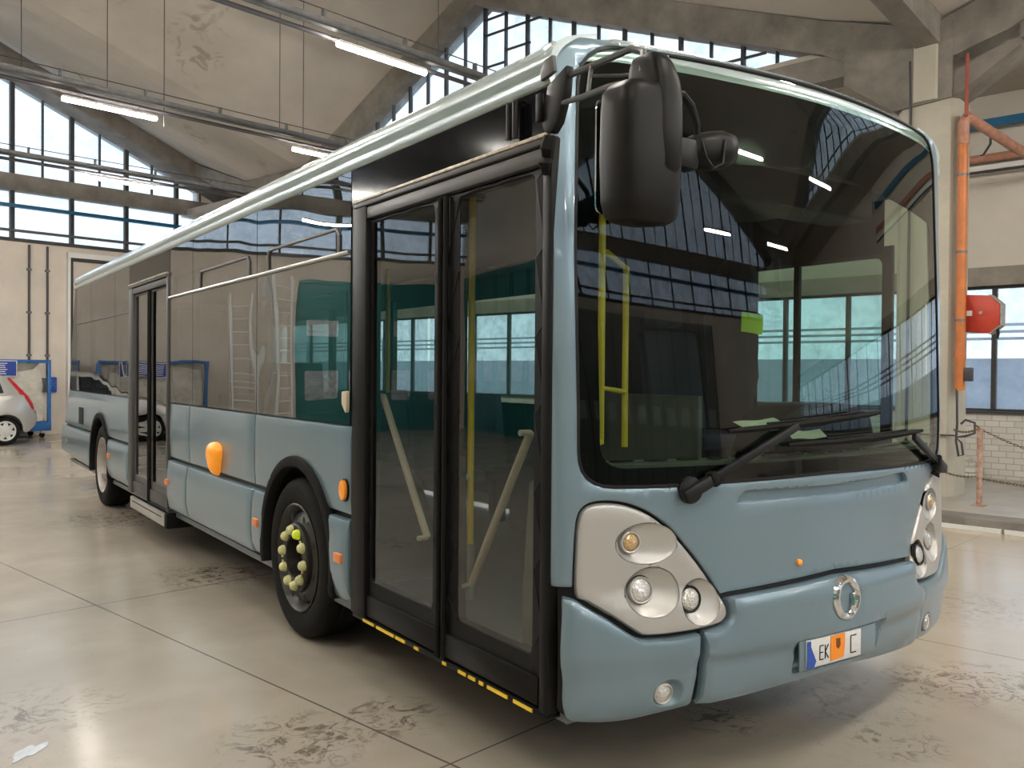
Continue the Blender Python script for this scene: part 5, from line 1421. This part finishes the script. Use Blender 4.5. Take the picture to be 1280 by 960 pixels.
# socket box and conduits on the rear wall
t = hall('socket_box', 'small dark blue socket box on the rear wall beside the blue cart', 'socket', 5.50, 20.68, 1.0)
mb = MB(); mb.box(.06, .26, 0, .12, 0, .36); mb.build('box_body', M_bluep, t, bevel=.02)
mb = MB(); mb.box(-.10, .05, 0, .12, .0, .34); mb.build('box_side', mat('dark_grey', (.08, .08, .08), rough=.5), t, bevel=.01)
mb = MB(); mb.lathe([(.05, -.02), (.05, .0), (.0005, .002)], (.17, 0, .25), 'y', 16); mb.lathe([(.05, -.02), (.05, .0), (.0005, .002)], (.17, 0, .12), 'y', 16); mb.build('socket_cap', M_white, t, split=True)
for (a, lab) in ((5.17, 'dark conduit down the rear wall above the cart, left one'), (5.57, 'dark conduit down the rear wall to the socket box')):
    t = hall('wall_conduit', lab, 'pipe', a, 20.76, 1.25)
    MB().tube([(0, 0, .1), (0, 0, 3.2)], .028, 8).build('conduit_pipe', M_cond, t)
    mb = MB()
    for z in (.6, 1.6, 2.6): mb.box(-.05, .05, -.03, .04, z, z+.05)
    mb.build('conduit_clip', M_tray, t, split=True)

# ---- ladders standing before the left part of the hall (mirrored in the side windows)
def ladder(a, b, h, w_, lean, label):
    t = hall('step_ladder', label, 'ladder', a, b)
    mb = MB()
    for x in (0, w_): mb.tube([(x, 0, .0), (x, lean, h)], .045, 8)
    mb.build('ladder_rail', M_ladder, t)
    n = int(h/.29)
    for i in range(1, n): MB().tube([(0, lean*i/n, h*i/n), (w_, lean*i/n, h*i/n)], .018, 6).build('rung', M_ladder, t)
    mb = MB()
    for x in (-.05, w_+.05): mb.tube([(x, lean*2+.3, .0), (x, lean, h*.98)], .022, 8)
    mb.tube([(-.05, lean*1.7+.2, h*.4), (w_+.05, lean*1.7+.2, h*.4)], .016, 6); mb.build('ladder_stay', M_ladder, t)
ladder(-.95, 18.0, 3.3, .55, .4, 'tall aluminium step ladder mirrored in the side windows, left one')
ladder(-1.85, 18.3, 3.8, .55, .4, 'tall aluminium step ladder mirrored in the side windows, right one')

# ---- right side: pipes, reel box, post, chains, duct
def rightside():
    t = hall('drain_pipe', 'bright orange drain pipe running down the column', 'pipe', 8.90, 1.58, 0)
    MB().tube([(0, 0, 1.39), (0, 0, 4.35)], .055, 16).build('pipe_run', M_pipe, t)
    MB().tube([(0, 0, 4.28), (0, 0, 4.52), (.03, -.04, 4.60)], .063, 16).build('pipe_elbow', M_pipej, t)
    MB().tube([(0.02, -.03, 4.60), (1.0, -.25, 4.42), (2.35, -.42, 4.32)], .060, 16).build('pipe_branch', M_pipej, t)
    MB().tube([(0, 0, 1.75), (0, 0, 1.80)], .064, 16).build('pipe_joint', M_pipe, t)
    mb = MB()
    for z in (2.2, 3.0, 3.9): mb.tube([(0, 0, z), (0, 0, z+.03)], .060, 16)
    mb.build('pipe_clip', M_tray, t, split=True)
    MB().tube([(-.07, -.05, 4.58), (-.07, -.05, 5.3)], .022, 8).build('upper_pipe', M_redp, t)
    t = hall('orange_pipe', 'horizontal orange pipe under the wing ceiling behind the column', 'pipe', 11.25, -6, 4.60)
    MB().tube([(0, 0, 0), (0, 9.5, 0)], .055, 14).build('pipe_run', M_pipej, t)
    t = hall('blue_duct', 'blue steel rail along the wing wall above the orange pipe', 'rail', 11.2, -6, 5.02)
    MB().box(0, .12, 0, 20, 0, .11).build('rail_run', M_ductb, t)
    MB().tube([(.0, 7.9, 0), (-.02, 7.9, -.25), (.02, 8.0, -.38), (.05, 8.3, -.45)], .018, 8).build('hook_cable', M_cond, t)
    t = hall('curtain_rod', 'thin black rod along the wing wall beneath the orange pipe', 'rail', 11.30, -6, 4.42)
    MB().tube([(0, 0, 0), (0, 9.3, 0)], .02, 8).build('rod_run', M_cond, t)
    MB().box(.02, .10, 0, 9.3, .03, .10).build('rod_cover', M_white, t)
    # red octagonal reel housing on the column
    t = hall('reel_housing', 'red eight-sided steel reel housing fixed beside the orange pipe', 'hose reel', 9.0, 1.56, 2.06)
    oc = rounded([(0, .02), (-.26, .0), (-.37, .10), (-.37, .33), (-.26, .44), (0, .46)], .01, 2)
    MB().prism(oc, lambda u, v, w_: (w_, u, v), 0, .16).build('housing', M_reelr, t, bevel=.01)
    MB().prism([(-.255, -.004), (-.375, .095), (-.375, .335), (-.255, .444), (-.263, .452), (-.386, .34), (-.386, .09), (-.263, -.012)], lambda u, v, w_: (w_, u, v), -.008, .168).build('rim_strip', M_worn, t, sm=False)
    mb = MB(); mb.lathe([(.022, -.012), (.018, -.018), (.0005, -.02)], (0, -.17, .24), 'x', 12); mb.build('hub_cap', M_worn, t)
    MB().box(-.004, 0, -.075, -.015, .21, .27).build('label_plate', M_white, t)
    MB().tube([(.05, -.33, .06), (.05, -.345, .0), (.05, -.33, -.06)], .018, 8).build('cable_outlet', M_black, t)
    t = hall('switch_box', 'small dark switch box with cable at the foot of the orange pipe', 'switch', 8.88, 1.50, 1.50)
    MB().box(-.02, .06, -.06, .03, .0, .16).build('box_body', M_cond, t, bevel=.008)
    t = hall('cable_loop', 'black cable hanging in a loop on the side of the column', 'cable', 8.86, 1.60, 0)
    MB().tube([(0, 0, 1.42), (0, -.01, 1.0), (-.0, -.0, .80), (0, -.03, .62), (0, -.08, .64), (0, -.06, .78), (0, .0, .84), (0, -.10, .86), (0, -.20, .90), (0, -.20, 1.02), (0, -.10, 1.05), (0, -.05, 1.0)], .014, 8).build('cable_run', M_cond, t)
    t = hall('column_conduit', 'slim dark conduit running up the edge of the column', 'pipe', 8.87, 2.17, .12)
    MB().tube([(0, 0, 0), (0, 0, 4.72), (.0, .01, 5.25)], .018, 8).build('conduit_pipe', M_cond, t)
    # barrier post and chains
    t = hall('barrier_post', 'short rusty white barrier post with a hook on the raised walkway', 'post', 8.45, 1.23, .12)
    MB().tube([(0, 0, 0), (0, 0, .86)], .030, 12).build('post_tube', M_rust, t)
    MB().box(-.07, .07, -.07, .07, 0, .012).build('post_base', M_rust, t, bevel=.002)
    MB().tube([(0, 0, .85), (0, .02, .88), (0, .05, .89)], .012, 8).build('post_hook', M_chain, t)
    t2 = hall('barrier_post', 'second barrier post further along the walkway outside the frame', 'post', 8.45, -1.8, .12)
    MB().tube([(0, 0, 0), (0, 0, .86)], .030, 12).build('post_tube', M_rust, t2)
    def chain(p, q, sag, label):
        t = hall('chain', label, 'chain', 0, 0, 0); p = Vector(p); q = Vector(q); L_ = (q-p).length; n = int(L_*1.03/.034)
        mb = MB(); pts = [p.lerp(q, i/n)+Vector((0, 0, -sag*4*(i/n)*(1-i/n))) for i in range(n+1)]
        for i in range(n):
            a, b = pts[i], pts[i+1]; d = (b-a).normalized(); c = (a+b)/2
            s1 = d.cross(Vector((0, 0, 1))).normalized(); s2 = s1.cross(d)
            s = s1 if i % 2 else s2
            ring = [c+d*.024*cos(2*pi*k/8)+s*.011*sin(2*pi*k/8) for k in range(8)]
            mb.tube(ring, .0042, 5, closed=True)
        mb.build('chain_links', M_chain, t)
    chain((8.84, 1.62, .93), (8.45, 1.26, .97), .03, 'short rusty chain from the column to the top of the post')
    chain((8.45, 1.22, .97), (8.45, -1.8, .97), .38, 'rusty chain sagging from the top of the post to the right')
    chain((8.84, 1.70, .42), (8.45, 1.26, .44), .02, 'low rusty chain from the column to the post')
    chain((8.45, 1.22, .42), (8.45, -1.8, .42), .08, 'low rusty chain running to the right from the post')
    # a black strap across the column
    t = hall('wall_cable', 'thin black cable around the column at waist height', 'cable', 8.87, 1.60, .86)
    MB().tube([(0, 0, 0), (0, .45, .0)], .01, 6).build('cable_run', M_cond, t)
    # stacked brick steps by the wall
    t = hall('brick_stack', 'stepped stack of pale bricks at the foot of the white brick wall', 'bricks', 11.2, 2.22, .12)
    mb = MB()
    for i in range(4): mb.box(0, .24, -.22+.05*i, .3, i*.075, i*.075+.07)
    mb.build('brick_course', M_brick, t, bevel=.004, split=True)
rightside()
# yard wall seen through the wing windows
struct(MB().box(19, 19.3, -30, 40, -.3, 1.95).build('wall_yard', mat('yard_wall', (.42, .46, .54), rough=.8, noise=.15)))
mb = MB()
for z in (2.35, 2.50, 2.65): mb.box(19, 19.06, -30, 40, z, z+.06)
mb.box(19.0, 19.1, -30, -29.9, 0, 3)
for b in range(-30, 40, 5): mb.box(19.06, 19.14, b, b+.08, 1.9, 2.8)
struct(mb.build('wall_yard_rail', mat('yard_rail', (.30, .31, .33), rough=.7)))

for o in bpy.data.objects:
    if '_off' in o: del o['_off']
SC.view_settings.view_transform = 'Standard'
try: SC.view_settings.look = 'None'
except Exception: pass
SC.view_settings.gamma = 1; SC.view_settings.use_curve_mapping = False
SC.view_settings.exposure = 0.0
